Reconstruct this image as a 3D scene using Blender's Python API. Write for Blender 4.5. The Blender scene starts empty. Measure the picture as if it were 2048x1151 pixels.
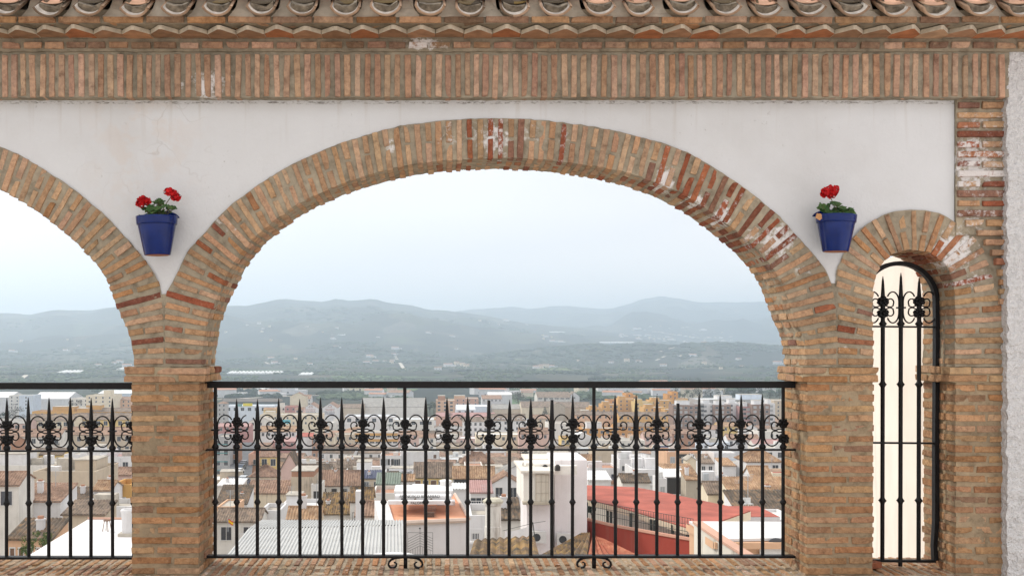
import bpy, bmesh, math, random
import numpy as np
from mathutils import Vector, Matrix, noise

random.seed(7); rng = np.random.default_rng(7)
SC = bpy.context.scene
COL = SC.collection
# ---------------------------------------------------------------- camera
F, CX, HY, D0 = 2222.0, 871.0, 690.0, 6.0     # focal length and vanishing point in photo pixels, distance to the arcade
cam = bpy.data.objects.new('camera', bpy.data.cameras.new('camera')); COL.objects.link(cam)
cam.location = (0, -D0, 0); cam.rotation_euler = (math.radians(90), 0, 0)
cam.data.sensor_width = 36; cam.data.lens = F/2048*36
cam.data.shift_x = (1024-CX)/2048; cam.data.shift_y = (HY-575.5)/2048
cam.data.clip_start = 0.1; cam.data.clip_end = 80000
SC.camera = cam
# ---------------------------------------------------------------- sky, sun, exposure
SUN_AZ, SUN_EL = math.radians(-52), math.radians(38)
world = bpy.data.worlds.new('World'); SC.world = world; world.use_nodes = True
wn, wl = world.node_tree.nodes, world.node_tree.links
bg = wn['Background']; bg.inputs['Strength'].default_value = 0.1
sky = wn.new('ShaderNodeTexSky'); sky.sky_type = 'NISHITA'; sky.sun_disc = False
sky.sun_elevation = SUN_EL; sky.sun_rotation = -SUN_AZ; sky.dust_density = 3.0; sky.air_density = 1.2
tc = wn.new('ShaderNodeTexCoord')
mp = wn.new('ShaderNodeMapping'); mp.inputs['Scale'].default_value = (1.0, 1.0, 3.2); mp.inputs['Location'].default_value = (0.3, 0.1, 0.25)
wl.new(tc.outputs['Generated'], mp.inputs['Vector'])
nz = wn.new('ShaderNodeTexNoise'); nz.inputs['Scale'].default_value = 1.7; nz.inputs['Detail'].default_value = 3; nz.inputs['Roughness'].default_value = 0.42
wl.new(mp.outputs['Vector'], nz.inputs['Vector'])
rp = wn.new('ShaderNodeValToRGB'); e = rp.color_ramp.elements
e[0].position = 0.36; e[0].color = (0.90, 0.90, 0.925, 1); e[1].position = 0.66; e[1].color = (1.0, 0.972, 0.955, 1)
sx0 = wn.new('ShaderNodeSeparateXYZ'); wl.new(tc.outputs['Generated'], sx0.inputs[0])
def wmath(op, a, b):
    x = wn.new('ShaderNodeMath'); x.operation = op
    for i, v in enumerate((a, b)):
        if isinstance(v, (int, float)): x.inputs[i].default_value = v
        else: wl.new(v, x.inputs[i])
    return x.outputs[0]
# layered cloud: a grey-blue bank low in the sky with noise-broken edges, white above and to the west
lay = wmath('SUBTRACT', wmath('ADD', sx0.outputs['Z'], wmath('MULTIPLY', wmath('SUBTRACT', nz.outputs['Fac'], .5), .24)), wmath('MULTIPLY', sx0.outputs['X'], .16))
rp2 = wn.new('ShaderNodeValToRGB'); q_ = rp2.color_ramp.elements
q_[0].position = 0.03; q_[0].color = (1, .92, .86, 1); q_[1].position = 0.20; q_[1].color = (1.0, 1.0, 1.0, 1)
for p_, c_ in ((.085,(.82,.79,.785,1)),(.115,(.86,.835,.83,1))): el_ = q_.new(p_); el_.color = c_
wl.new(lay, rp2.inputs['Fac'])
wl.new(nz.outputs['Fac'], rp.inputs['Fac'])
gain = wn.new('ShaderNodeMix'); gain.data_type = 'RGBA'; gain.blend_type = 'MULTIPLY'; gain.inputs['Factor'].default_value = 1
bl = wn.new('ShaderNodeMix'); bl.data_type = 'RGBA'; bl.blend_type = 'MULTIPLY'; bl.inputs['Factor'].default_value = 1; wl.new(rp.outputs['Color'], bl.inputs['A']); wl.new(rp2.outputs['Color'], bl.inputs['B']); wl.new(bl.outputs['Result'], gain.inputs['A'])
sxyz = wn.new('ShaderNodeSeparateXYZ'); wl.new(tc.outputs['Generated'], sxyz.inputs[0])      # overcast: brighter towards the zenith
zr_ = wn.new('ShaderNodeMapRange'); zr_.inputs['From Min'].default_value = 0.22; zr_.inputs['From Max'].default_value = 0.85; zr_.inputs['To Min'].default_value = 10.1; zr_.inputs['To Max'].default_value = 16.5
hz_ = wn.new('ShaderNodeMapRange'); hz_.inputs['From Min'].default_value = 0.0; hz_.inputs['From Max'].default_value = 0.28; hz_.inputs['To Min'].default_value = 1.75; hz_.inputs['To Max'].default_value = 1.0; wl.new(sxyz.outputs['Z'], hz_.inputs['Value'])
wl.new(sxyz.outputs['Z'], zr_.inputs['Value']); wl.new(wmath('MULTIPLY', zr_.outputs['Result'], hz_.outputs['Result']), gain.inputs['B'])
mx = wn.new('ShaderNodeMix'); mx.data_type = 'RGBA'; mx.inputs['Factor'].default_value = 0.94
wl.new(sky.outputs['Color'], mx.inputs['A']); wl.new(gain.outputs['Result'], mx.inputs['B'])
wl.new(mx.outputs['Result'], bg.inputs['Color'])
sun = bpy.data.objects.new('sun', bpy.data.lights.new('sun', 'SUN')); COL.objects.link(sun)
sd = Vector((math.sin(SUN_AZ)*math.cos(SUN_EL), math.cos(SUN_AZ)*math.cos(SUN_EL), math.sin(SUN_EL)))
sun.rotation_euler = sd.to_track_quat('Z', 'Y').to_euler(); sun.location = sd*40
sun.data.energy = 3.0; sun.data.angle = math.radians(7); sun.data.color = (1.0, 0.93, 0.82)
SC.view_settings.view_transform = 'Standard'; SC.view_settings.look = 'None'
SC.view_settings.exposure = 0.0; SC.view_settings.gamma = 1.0
SC.cycles.use_denoising = True; SC.cycles.volume_bounces = 3; SC.cycles.max_bounces = 8
# ---------------------------------------------------------------- pixel helpers: a photo pixel at a chosen real depth gives a point in the place
def P(px, py, D): return Vector(((px-CX)*D/F, D-D0, (HY-py)*D/F))
def Pz(px, py, z): return P(px, py, -z*F/(py-HY))
S0 = D0/F
def fx(px): return (px-CX)*S0
def fz(py): return (HY-py)*S0
# ---------------------------------------------------------------- mesh building
class MB:
    def __init__(s): s.v = []; s.f = []; s.m = []
    def add(s, vs, fs, mi=0):
        o = len(s.v); s.v.extend([tuple(p) for p in vs]); s.f.extend([tuple(i+o for i in f) for f in fs]); s.m.extend([mi]*len(fs)); return s
    def box(s, x0, x1, y0, y1, z0, z1, mi=0, skip=''):
        v = [(x0,y0,z0),(x1,y0,z0),(x1,y1,z0),(x0,y1,z0),(x0,y0,z1),(x1,y0,z1),(x1,y1,z1),(x0,y1,z1)]
        fs = {'b':(3,2,1,0),'t':(4,5,6,7),'f':(0,1,5,4),'r':(1,2,6,5),'k':(2,3,7,6),'l':(3,0,4,7)}
        return s.add(v, [f for k, f in fs.items() if k not in skip], mi)
    def prism(s, top, h, mi=0, mtop=None):
        n = len(top); v = [tuple(p) for p in top]+[(p[0],p[1],p[2]-h) for p in top]
        s.add(v, [tuple(range(n))], mi if mtop is None else mtop)
        o = len(s.v)-2*n
        fs = [tuple(range(2*n-1, n-1, -1))]+[(i, n+i, n+(i+1)%n, (i+1)%n) for i in range(n)]
        s.f.extend([tuple(i+o for i in f) for f in fs]); s.m.extend([mi]*len(fs)); return s
    def quad(s, a, b, c, d, mi=0): return s.add([a,b,c,d], [(0,1,2,3)], mi)
    def tube(s, pts, r, n=6, mi=0, cap=True, flat=None):
        pts = [Vector(p) for p in pts]; k = len(pts); rs = r if hasattr(r, '__len__') else [r]*k
        o = len(s.v); up0 = Vector((0,1,0))
        for i, p in enumerate(pts):
            t = (pts[min(i+1,k-1)]-pts[max(i-1,0)]).normalized()
            up = up0 if abs(t.dot(up0)) < .95 else Vector((1,0,0))
            a = t.cross(up).normalized(); b = a.cross(t).normalized()
            fb = 1 if flat is None else flat
            for j in range(n):
                th = 2*math.pi*j/n + math.pi/n
                s.v.append(tuple(p + a*(rs[i]*math.cos(th)) + b*(rs[i]*fb*math.sin(th))))
        for i in range(k-1):
            for j in range(n):
                s.f.append((o+i*n+j, o+i*n+(j+1)%n, o+(i+1)*n+(j+1)%n, o+(i+1)*n+j)); s.m.append(mi)
        if cap:
            s.f.append(tuple(o+j for j in range(n-1,-1,-1))); s.m.append(mi)
            s.f.append(tuple(o+(k-1)*n+j for j in range(n))); s.m.append(mi)
        return s
    def lathe(s, prof, c=(0,0,0), n=10, mi=0, a0=0, a1=2*math.pi):
        full = abs(a1-a0-2*math.pi) < 1e-6; o = len(s.v); m = n if full else n+1
        for r, z in prof:
            for j in range(m):
                th = a0+(a1-a0)*j/n; s.v.append((c[0]+r*math.cos(th), c[1]+r*math.sin(th), c[2]+z))
        for i in range(len(prof)-1):
            for j in range(n):
                j2 = (j+1) % m
                s.f.append((o+i*m+j, o+i*m+j2, o+(i+1)*m+j2, o+(i+1)*m+j)); s.m.append(mi)
        return s
    def blob(s, c, r, mi=0, sc=(1,1,1), jit=.15, n=1):
        t = (1+5**.5)/2
        v = [(-1,t,0),(1,t,0),(-1,-t,0),(1,-t,0),(0,-1,t),(0,1,t),(0,-1,-t),(0,1,-t),(t,0,-1),(t,0,1),(-t,0,-1),(-t,0,1)]
        f = [(0,11,5),(0,5,1),(0,1,7),(0,7,10),(0,10,11),(1,5,9),(5,11,4),(11,10,2),(10,7,6),(7,1,8),(3,9,4),(3,4,2),(3,2,6),(3,6,8),(3,8,9),(4,9,5),(2,4,11),(6,2,10),(8,6,7),(9,8,1)]
        k = r/1.9
        vs = [(c[0]+x*k*sc[0]*(1+random.uniform(-jit,jit)), c[1]+y*k*sc[1]*(1+random.uniform(-jit,jit)), c[2]+z*k*sc[2]*(1+random.uniform(-jit,jit))) for x,y,z in v]
        return s.add(vs, f, mi)
    def grid(s, fn, nu, nv, mi=0):
        o = len(s.v)
        for j in range(nv+1):
            for i in range(nu+1): s.v.append(tuple(fn(i/nu, j/nv)))
        for j in range(nv):
            for i in range(nu):
                a = o+j*(nu+1)+i; s.f.append((a, a+1, a+nu+2, a+nu+1)); s.m.append(mi)
        return s
    def mesh(s, name, mats, smooth=False):
        me = bpy.data.meshes.new(name); me.from_pydata(s.v, [], s.f)
        for m in (mats if isinstance(mats, (list,tuple)) else [mats]): me.materials.append(m)
        me.polygons.foreach_set('material_index', s.m)
        if smooth: me.polygons.foreach_set('use_smooth', [True]*len(s.f))
        me.update(); return me
    def build(s, name, mats, parent=None, smooth=False):
        return put(name, s.mesh(name, mats, smooth), parent)
def put(name, me, parent=None, loc=None):
    o = bpy.data.objects.new(name, me); COL.objects.link(o)
    if parent is not None: o.parent = parent
    if loc is not None: o.location = loc
    return o
def tag(o, label=None, cat=None, group=None, kind=None):
    for k, v in (('label',label),('category',cat),('group',group),('kind',kind)):
        if v: o[k] = v
    return o
def thing(name, label, cat, loc=(0,0,0), rz=0, group=None):
    o = bpy.data.objects.new(name, None); COL.objects.link(o); o.empty_display_size = .3
    o.location = loc; o.rotation_euler = (0,0,rz); return tag(o, label, cat, group)
def copy_tree(o, parent=None):
    c = o.copy(); COL.objects.link(c)
    if parent is not None: c.parent = parent
    for ch in list(o.children): copy_tree(ch, c)
    return c
# ---------------------------------------------------------------- materials
def newmat(name, rough=.8, spec=.3):
    m = bpy.data.materials.new(name); m.use_nodes = True
    b = m.node_tree.nodes['Principled BSDF']; b.inputs['Roughness'].default_value = rough
    b.inputs['Specular IOR Level'].default_value = spec
    return m, m.node_tree.nodes, m.node_tree.links, b
def nd(n, t, **kw):
    x = n.new('ShaderNode'+t)
    for k, v in kw.items():
        if hasattr(x, k) and k not in ('Scale','Detail','Roughness','Strength','Distance'): setattr(x, k, v)
        else: x.inputs[k].default_value = v
    return x
def ramp(n, l, src, stops):
    r = n.new('ShaderNodeValToRGB'); el = r.color_ramp.elements
    while len(el) < len(stops): el.new(.5)
    for q, (p, c) in zip(el, stops):
        q.position = p; q.color = (c if hasattr(c, '__len__') else (c,c,c))[:3] + (1,) if hasattr(c,'__len__') else (c,c,c,1)
    l.new(src, r.inputs['Fac']); return r.outputs['Color']
def mixc(n, l, fac, a, b, mode='MIX'):
    x = n.new('ShaderNodeMix'); x.data_type = 'RGBA'; x.blend_type = mode
    for k, v in (('Factor',fac),('A',a),('B',b)):
        if isinstance(v, (int,float)): x.inputs[k].default_value = v
        elif isinstance(v, tuple): x.inputs[k].default_value = v[:3]+(1,)
        else: l.new(v, x.inputs[k])
    return x.outputs['Result']
def math_(n, l, op, a, b=None, clamp=False):
    x = n.new('ShaderNodeMath'); x.operation = op; x.use_clamp = clamp
    for i, v in enumerate((a,b)):
        if v is None: continue
        if isinstance(v, (int,float)): x.inputs[i].default_value = v
        else: l.new(v, x.inputs[i])
    return x.outputs[0]
def tex(n, l, kind, vec, scale, detail=3, rough=.5, out=0):
    t = n.new('ShaderNodeTex'+kind); t.inputs['Scale'].default_value = scale
    if 'Detail' in t.inputs: t.inputs['Detail'].default_value = detail
    if 'Roughness' in t.inputs: t.inputs['Roughness'].default_value = rough
    l.new(vec, t.inputs['Vector']); return t.outputs[out]
def bump(n, l, b, h, dist, strength=1.0, prev=None):
    x = n.new('ShaderNodeBump'); x.inputs['Strength'].default_value = strength; x.inputs['Distance'].default_value = dist
    l.new(h, x.inputs['Height'])
    if prev is not None: l.new(prev, x.inputs['Normal'])
    l.new(x.outputs['Normal'], b.inputs['Normal']); return x.outputs['Normal']
def objco(n): return n.new('ShaderNodeTexCoord').outputs['Object']
def scaled(n, l, vec, sc):
    m = n.new('ShaderNodeMapping'); m.inputs['Scale'].default_value = sc; l.new(vec, m.inputs['Vector']); return m.outputs['Vector']

def mat_brick():
    m, n, l, b = newmat('brick_clay', .9, .15); co = objco(n)
    at = n.new('ShaderNodeAttribute'); at.attribute_name = 'tint'
    n1 = tex(n, l, 'Noise', co, 17, 6, .68); n2 = tex(n, l, 'Noise', co, 95, 4, .7); n3 = tex(n, l, 'Noise', co, 48, 5, .7)
    c = mixc(n, l, 1.0, at.outputs['Color'], ramp(n, l, n1, [(.28,(.58,.54,.52)),(.5,(1,1,1)),(.72,(1.25,1.22,1.16))]), 'MULTIPLY')
    c = mixc(n, l, 1.0, c, ramp(n, l, n3, [(.3,(.74,.72,.70)),(.5,(1,1,1)),(.68,(1.16,1.14,1.1))]), 'MULTIPLY')
    c = mixc(n, l, ramp(n, l, n3, [(.58,0),(.72,.55)]), c, (.36,.29,.20))
    c = mixc(n, l, ramp(n, l, n2, [(.62,0),(.74,.65)]), c, (.10,.06,.035))
    w = tex(n, l, 'Noise', co, 30, 6, .72)
    s = math_(n, l, 'ADD', w, math_(n, l, 'MULTIPLY', at.outputs['Alpha'], .42))
    s = math_(n, l, 'MULTIPLY', ramp(n, l, s, [(.72,0),(.84,1)]), math_(n, l, 'MULTIPLY', at.outputs['Alpha'], 1.5, True))
    c = mixc(n, l, s, c, (.66,.62,.60)); l.new(c, b.inputs['Base Color'])
    bump(n, l, b, math_(n, l, 'ADD', n3, math_(n, l, 'MULTIPLY', n2, .5)), .008, 1.0); return m
def mat_mortar():
    m, n, l, b = newmat('lime_mortar', .95, .1); co = objco(n)
    at = n.new('ShaderNodeAttribute'); at.attribute_name = 'tint'
    n1 = tex(n, l, 'Noise', co, 14, 5, .65); n2 = tex(n, l, 'Noise', co, 90, 4, .7)
    c = mixc(n, l, 1.0, at.outputs['Color'], ramp(n, l, n1, [(.28,(.55,.53,.50)),(.5,(1,1,1)),(.75,(1.3,1.28,1.24))]), 'MULTIPLY')
    w = tex(n, l, 'Noise', co, 26, 6, .72)
    s = math_(n, l, 'ADD', w, math_(n, l, 'MULTIPLY', at.outputs['Alpha'], .4))
    s = math_(n, l, 'MULTIPLY', ramp(n, l, s, [(.70,0),(.84,1)]), math_(n, l, 'MULTIPLY', at.outputs['Alpha'], 1.5, True))
    c = mixc(n, l, s, c, (.68,.66,.65)); l.new(c, b.inputs['Base Color'])
    bump(n, l, b, math_(n, l, 'ADD', n1, math_(n, l, 'MULTIPLY', n2, .35)), .010, .9); return m
def mat_plaster():
    m, n, l, b = newmat('white_limewash', .9, .2); co = objco(n)
    big = tex(n, l, 'Noise', co, 1.3, 4, .6); fine = tex(n, l, 'Noise', co, 60, 5, .6); med = tex(n, l, 'Noise', co, 9, 4, .6)
    c = ramp(n, l, big, [(.3,(.55,.55,.552)),(.5,(.598,.604,.614)),(.7,(.625,.633,.645))])
    # bare, repaired patches and grime specks to the upper left of the big arch
    pc = n.new('ShaderNodeVectorMath'); pc.operation = 'DISTANCE'; l.new(scaled(n, l, co, (1.5,0,1.0)), pc.inputs[0]); pc.inputs[1].default_value = (fx(285)*1.5, 0, fz(285))
    near = ramp(n, l, math_(n, l, 'MULTIPLY', pc.outputs['Value'], 1.0), [(.10,1),(.62,0)])
    st = tex(n, l, 'Noise', co, 5.5, 6, .7)
    patch = math_(n, l, 'MULTIPLY', near, ramp(n, l, st, [(.47,0),(.56,1)]))
    c = mixc(n, l, math_(n, l, 'MULTIPLY', patch, .42), c, (.58,.51,.46))
    v = n.new('ShaderNodeTexVoronoi'); v.feature = 'DISTANCE_TO_EDGE'; v.inputs['Scale'].default_value = 4.2
    dv = n.new('ShaderNodeVectorMath'); dv.operation = 'ADD'; l.new(co, dv.inputs[0])
    nn = n.new('ShaderNodeTexNoise'); nn.inputs['Scale'].default_value = 6; l.new(co, nn.inputs['Vector'])
    sv = n.new('ShaderNodeVectorMath'); sv.operation = 'SCALE'; sv.inputs['Scale'].default_value = .25; l.new(nn.outputs['Color'], sv.inputs[0]); l.new(sv.outputs[0], dv.inputs[1]); l.new(dv.outputs[0], v.inputs['Vector'])
    crack = math_(n, l, 'MULTIPLY', ramp(n, l, v.outputs['Distance'], [(.0,1),(.016,0)]), math_(n, l, 'MULTIPLY', near, ramp(n, l, big, [(.42,0),(.55,1)])))
    c = mixc(n, l, math_(n, l, 'MULTIPLY', crack, .6), c, (.33,.29,.26))
    spk = math_(n, l, 'MULTIPLY', ramp(n, l, tex(n, l, 'Noise', scaled(n, l, co, (1,1,.7)), 45, 3, .7), [(.66,0),(.74,1)]), ramp(n, l, tex(n, l, 'Noise', co, 3.1, 3, .5), [(.52,0),(.68,.8)]))
    c = mixc(n, l, spk, c, (.30,.28,.26))
    sz = n.new('ShaderNodeSeparateXYZ'); l.new(co, sz.inputs[0]); dz = math_(n, l, 'ABSOLUTE', math_(n, l, 'SUBTRACT', sz.outputs['Z'], fz(204)))
    seam = math_(n, l, 'MULTIPLY', ramp(n, l, math_(n, l, 'MULTIPLY', dz, 40.0), [(.1,1),(.5,0)]), ramp(n, l, tex(n, l, 'Noise', scaled(n, l, co, (1,1,4)), 34, 4, .7), [(.50,0),(.60,1)]))
    c = mixc(n, l, math_(n, l, 'MULTIPLY', seam, .8), c, (.12,.105,.09))                # dirt in the joint under the frieze
    run = math_(n, l, 'MULTIPLY', ramp(n, l, math_(n, l, 'MULTIPLY', dz, 3.2), [(.0,1),(.9,0)]), ramp(n, l, tex(n, l, 'Noise', scaled(n, l, co, (9,1,.5)), 1.6, 4, .6), [(.56,0),(.72,.5)]))
    c = mixc(n, l, run, c, (.42,.37,.32)); l.new(c, b.inputs['Base Color'])             # rain streaks
    h = math_(n, l, 'ADD', math_(n, l, 'MULTIPLY', med, 1.0), math_(n, l, 'MULTIPLY', fine, .25))
    bump(n, l, b, h, .012, .55); return m
def mat_roughcast():
    m, n, l, b = newmat('white_roughcast', .95, .1); co = objco(n)
    a = tex(n, l, 'Noise', co, 48, 5, .6); v = tex(n, l, 'Voronoi', co, 55, out=0)
    c = ramp(n, l, a, [(.3,(.66,.65,.65)),(.6,(.77,.76,.76))]); l.new(c, b.inputs['Base Color'])
    bump(n, l, b, math_(n, l, 'SUBTRACT', a, math_(n, l, 'MULTIPLY', v, .5)), .03, .9); return m
def mat_flat(name, col, rough=.6, var=.12, scale=8, metal=0, spec=.3, bmp=0):
    m, n, l, b = newmat(name, rough, spec); co = objco(n); b.inputs['Metallic'].default_value = metal
    a = tex(n, l, 'Noise', co, scale, 4, .6)
    c = mixc(n, l, 1.0, tuple(col), ramp(n, l, a, [(.3,(1-var,)*3),(.7,(1+var,)*3)]), 'MULTIPLY'); l.new(c, b.inputs['Base Color'])
    if bmp: bump(n, l, b, a, bmp, .7)
    return m
def mat_iron():
    m, n, l, b = newmat('black_iron_paint', .5, .22); co = objco(n)
    a = tex(n, l, 'Noise', co, 40, 4, .6)
    l.new(ramp(n, l, a, [(.35,(.0045,.0045,.005)),(.7,(.010,.009,.010))]), b.inputs['Base Color']); bump(n, l, b, a, .002, .6); return m
_wm = {}
def wall_mat(col, dirt=.35):
    k = (tuple(round(c,3) for c in col), dirt)
    if k in _wm: return _wm[k]
    m, n, l, b = newmat('painted_render', .9, .15); co = objco(n)
    a = tex(n, l, 'Noise', co, .35, 5, .65); s = tex(n, l, 'Noise', scaled(n, l, co, (1.6,1.6,.22)), 1.0, 5, .65); f = tex(n, l, 'Noise', co, 6, 3, .6)
    c = mixc(n, l, 1.0, tuple(col), ramp(n, l, a, [(.3,(.86,.85,.84)),(.6,(1.02,1.02,1.02))]), 'MULTIPLY')
    st = math_(n, l, 'MULTIPLY', ramp(n, l, s, [(.54,0),(.75,1)]), dirt)
    c = mixc(n, l, st, c, (.26,.22,.18)); l.new(c, b.inputs['Base Color']); bump(n, l, b, f, .02, .3)
    _wm[k] = m; return m
def mat_roof(name, c1, c2, c3):
    m, n, l, b = newmat(name, .9, .1); co = objco(n)
    a = tex(n, l, 'Noise', co, .5, 4, .6); v = n.new('ShaderNodeTexVoronoi'); v.inputs['Scale'].default_value = 1.0
    l.new(scaled(n, l, co, (4.4,2.4,2.4)), v.inputs['Vector'])
    c = ramp(n, l, v.outputs['Color'], [(.1,c1),(.45,c2),(.9,c3)])
    c = mixc(n, l, ramp(n, l, a, [(.42,0),(.66,.65)]), c, tuple(x*.5 for x in c1)); l.new(c, b.inputs['Base Color'])
    bump(n, l, b, tex(n, l, 'Noise', co, 9, 3, .6), .05, .5); return m
def mat_leaf(name, c1, c2, rough=.6):
    m, n, l, b = newmat(name, rough, .25); co = objco(n)
    oi = n.new('ShaderNodeNewGeometry'); a = tex(n, l, 'Noise', co, 3.0, 3, .6)
    f = math_(n, l, 'ADD', math_(n, l, 'MULTIPLY', oi.outputs['Random Per Island'], .5), math_(n, l, 'MULTIPLY', a, .5))
    l.new(ramp(n, l, f, [(.25,c1),(.75,c2)]), b.inputs['Base Color']); return m
M_brick, M_mortar, M_plaster, M_rough, M_iron = mat_brick(), mat_mortar(), mat_plaster(), mat_roughcast(), mat_iron()
# ================================================================= THE ARCADE
T = 0.40                                            # wall thickness
def gauss(px, py, blobs): return max([0]+[a*math.exp(-((px-x)/sx)**2-((py-y)/sy)**2) for x,y,sx,sy,a in blobs])
STAIN = [(985,275,60,45,.8),(900,275,40,40,.5),(780,290,12,25,.8),(1130,285,25,40,.5),(1060,270,40,40,.5),(1225,300,25,30,.45),
         (1330,360,22,40,1),(1392,400,22,26,.9),(1445,432,20,30,1),(1560,480,38,42,1),(1510,470,25,30,.7),(1605,540,40,30,.55),
         (1905,500,55,50,.95),(1950,560,30,35,.6),(1945,330,55,75,.95),(1945,440,40,40,.6),(1950,240,60,25,.6),
         (425,175,50,40,.85),(365,180,12,30,.7),(850,95,45,14,1),(1715,655,25,22,.6),(1690,700,14,10,.8),(465,465,20,25,.5),(108,415,10,20,.7),
         (440,440,20,20,.5),(355,575,25,20,.35),(1640,1010,120,90,.18),(1930,650,60,60,.25)]
RED = [(1440,400,170,90,.9),(990,290,90,60,.55),(1945,330,60,110,.85),(1900,500,60,60,.7),(1545,470,60,50,.8),(1130,280,14,30,1),(1680,620,40,40,.4),(1690,660,40,60,.5),(330,620,60,80,.3),(410,520,50,50,.4)]
def stain_at(x, z): return gauss(CX+x/S0, HY-z/S0, STAIN)
def red_at(x, z): return gauss(CX+x/S0, HY-z/S0, RED)
PAL = dict(tan=[(.46,.295,.17),(.50,.335,.20),(.41,.26,.145),(.44,.27,.15),(.38,.23,.13),(.48,.31,.19)],
           orange=[(.42,.235,.115),(.45,.265,.135),(.38,.195,.09),(.43,.265,.14),(.46,.295,.165),(.35,.215,.12)],
           red=[(.27,.085,.042),(.32,.115,.055),(.22,.08,.048),(.25,.13,.085),(.34,.15,.08)],
           pink=[(.44,.285,.185),(.42,.265,.17),(.46,.31,.205),(.40,.245,.15),(.44,.30,.195),(.38,.23,.145)],
           brown=[(.26,.165,.10),(.30,.19,.115),(.23,.145,.09),(.34,.21,.12)],
           pier=[(.40,.225,.11),(.43,.25,.125),(.36,.185,.085),(.38,.215,.11),(.33,.19,.105),(.43,.27,.145),(.30,.18,.105),(.40,.235,.12)],
           sill=[(.44,.27,.16),(.36,.21,.13),(.50,.35,.22),(.30,.18,.12),(.42,.30,.19)])
def tint(pal, x, z):
    r = red_at(x, z)
    if pal == 'tan' and z < fz(480) and random.random() < .32: pal = 'orange'
    p = 'red' if random.random() < r else pal
    if pal in ('tan','orange','pier') and p == pal and random.random() < .18: p = 'orange' if pal != 'orange' else 'tan'
    c = random.choice(PAL[p]); k = random.uniform(.86, 1.14)
    return (c[0]*k*.96*random.uniform(.96,1.04), c[1]*k*.955, c[2]*k*1.02*random.uniform(.93,1.07))
U_ = [-1,-.97,-.55,-.18,.2,.58,.97,1]; V_ = [-1,-.84,0,.84,1]; W_ = [-1,-.88,0,.88,1]
def _lat():
    idx, vs, fs = {}, [], []
    nu, nv, nw = len(U_), len(V_), len(W_)
    def vi(i,j,k):
        q = (i,j,k)
        if q not in idx: idx[q] = len(vs); vs.append((U_[i],V_[j],W_[k]))
        return idx[q]
    for i in range(nu-1):
        for j in range(nv-1):
            fs.append((vi(i,j,0),vi(i,j+1,0),vi(i+1,j+1,0),vi(i+1,j,0))); k = nw-1
            fs.append((vi(i,j,k),vi(i+1,j,k),vi(i+1,j+1,k),vi(i,j+1,k)))
    for i in range(nu-1):
        for k in range(nw-1):
            fs.append((vi(i,0,k),vi(i+1,0,k),vi(i+1,0,k+1),vi(i,0,k+1))); j = nv-1
            fs.append((vi(i,j,k),vi(i,j,k+1),vi(i+1,j,k+1),vi(i+1,j,k)))
    for j in range(nv-1):
        for k in range(nw-1):
            fs.append((vi(0,j,k),vi(0,j,k+1),vi(0,j+1,k+1),vi(0,j+1,k))); i = nu-1
            fs.append((vi(i,j,k),vi(i,j+1,k),vi(i,j+1,k+1),vi(i,j,k+1)))
    return np.array(vs), np.array(fs)
LV, LF = _lat()
LE = (np.abs(LV) > .999)
class Bricks:
    """worn bricks, every one a rounded and slightly uneven block with its own clay tint"""
    def __init__(s): s.rec = []
    def add(s, c, U, V, Wd, a, b, d, col, stain=0.0, wear=1.0): s.rec.append((c,U,V,Wd,a,b,d,col,stain,wear))
    def build(s, name, parent, extra=None):
        N = len(s.rec); nv = len(LV); vs = np.zeros((N,nv,3)); cols = np.zeros((N,nv,4))
        ne = LE.sum(1)
        for i, (c,U,V,Wd,a,b,d,col,st,wear) in enumerate(s.rec):
            h = np.array([a,b,d]); p = LV*h
            r = min(.0034, b*.3)*wear
            p = p - np.where(LE & (ne[:,None] >= 2), np.sign(LV)*r*(.6+.5*(ne[:,None] == 3)), 0)
            q = LV*h; ph = rng.uniform(0, 6.28, (3,4)); fr = rng.uniform(18, 60, (3,4,3))*rng.choice([-1,1], (3,4,3))
            dis = np.stack([np.sin(q@fr[k].T+ph[k]).mean(1) for k in range(3)], 1)
            p = p + dis*np.array([.0052,.0019,.0028])*wear
            if random.random() < .35:                       # a chipped corner
                k = rng.choice([-1,1], 3); dd = np.linalg.norm((q-k*h)/np.array([.03,.015,.02]), axis=1)
                p = p - (k*np.array([.008,.004,.006]))*np.exp(-dd**2)[:,None]*wear
            R = np.stack([U,V,Wd]); vs[i] = p@R + np.array(c)
            cols[i] = (*col, st)
        V_all = vs.reshape(-1,3); F_all = (LF[None]+ (np.arange(N)*nv)[:,None,None]).reshape(-1,4)
        me = bpy.data.meshes.new(name); me.vertices.add(len(V_all)); me.vertices.foreach_set('co', V_all.ravel().astype(np.float32))
        nf = len(F_all); me.loops.add(nf*4); me.loops.foreach_set('vertex_index', F_all.ravel().astype(np.int32))
        me.polygons.add(nf); me.polygons.foreach_set('loop_start', np.arange(0,nf*4,4,dtype=np.int32))
        me.polygons.foreach_set('use_smooth', np.zeros(nf,bool)); me.update(calc_edges=True); me.validate()
        at = me.color_attributes.new('tint','FLOAT_COLOR','POINT'); at.data.foreach_set('color', cols.reshape(-1).astype(np.float32))
        me.materials.append(M_brick); return put(name, me, parent)
def mortar_build(name, mb, parent, base=(.345,.295,.22), amp=.003):
    me = mb.mesh(name, M_mortar, True); n = len(me.vertices); cols = np.zeros((n,4), np.float32)
    for i, v in enumerate(me.vertices):
        c = v.co; k = .9+.25*noise.noise(c*3.1)
        cols[i] = (base[0]*k, base[1]*k, base[2]*k, stain_at(c.x, c.z) if abs(c.y) < .25 else 0)
        v.co = c + noise.noise_vector(c*21)*amp*1.6 + noise.noise_vector(c*60)*amp
    at = me.color_attributes.new('tint','FLOAT_COLOR','POINT'); at.data.foreach_set('color', cols.ravel())
    return put(name, me, parent)
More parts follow.
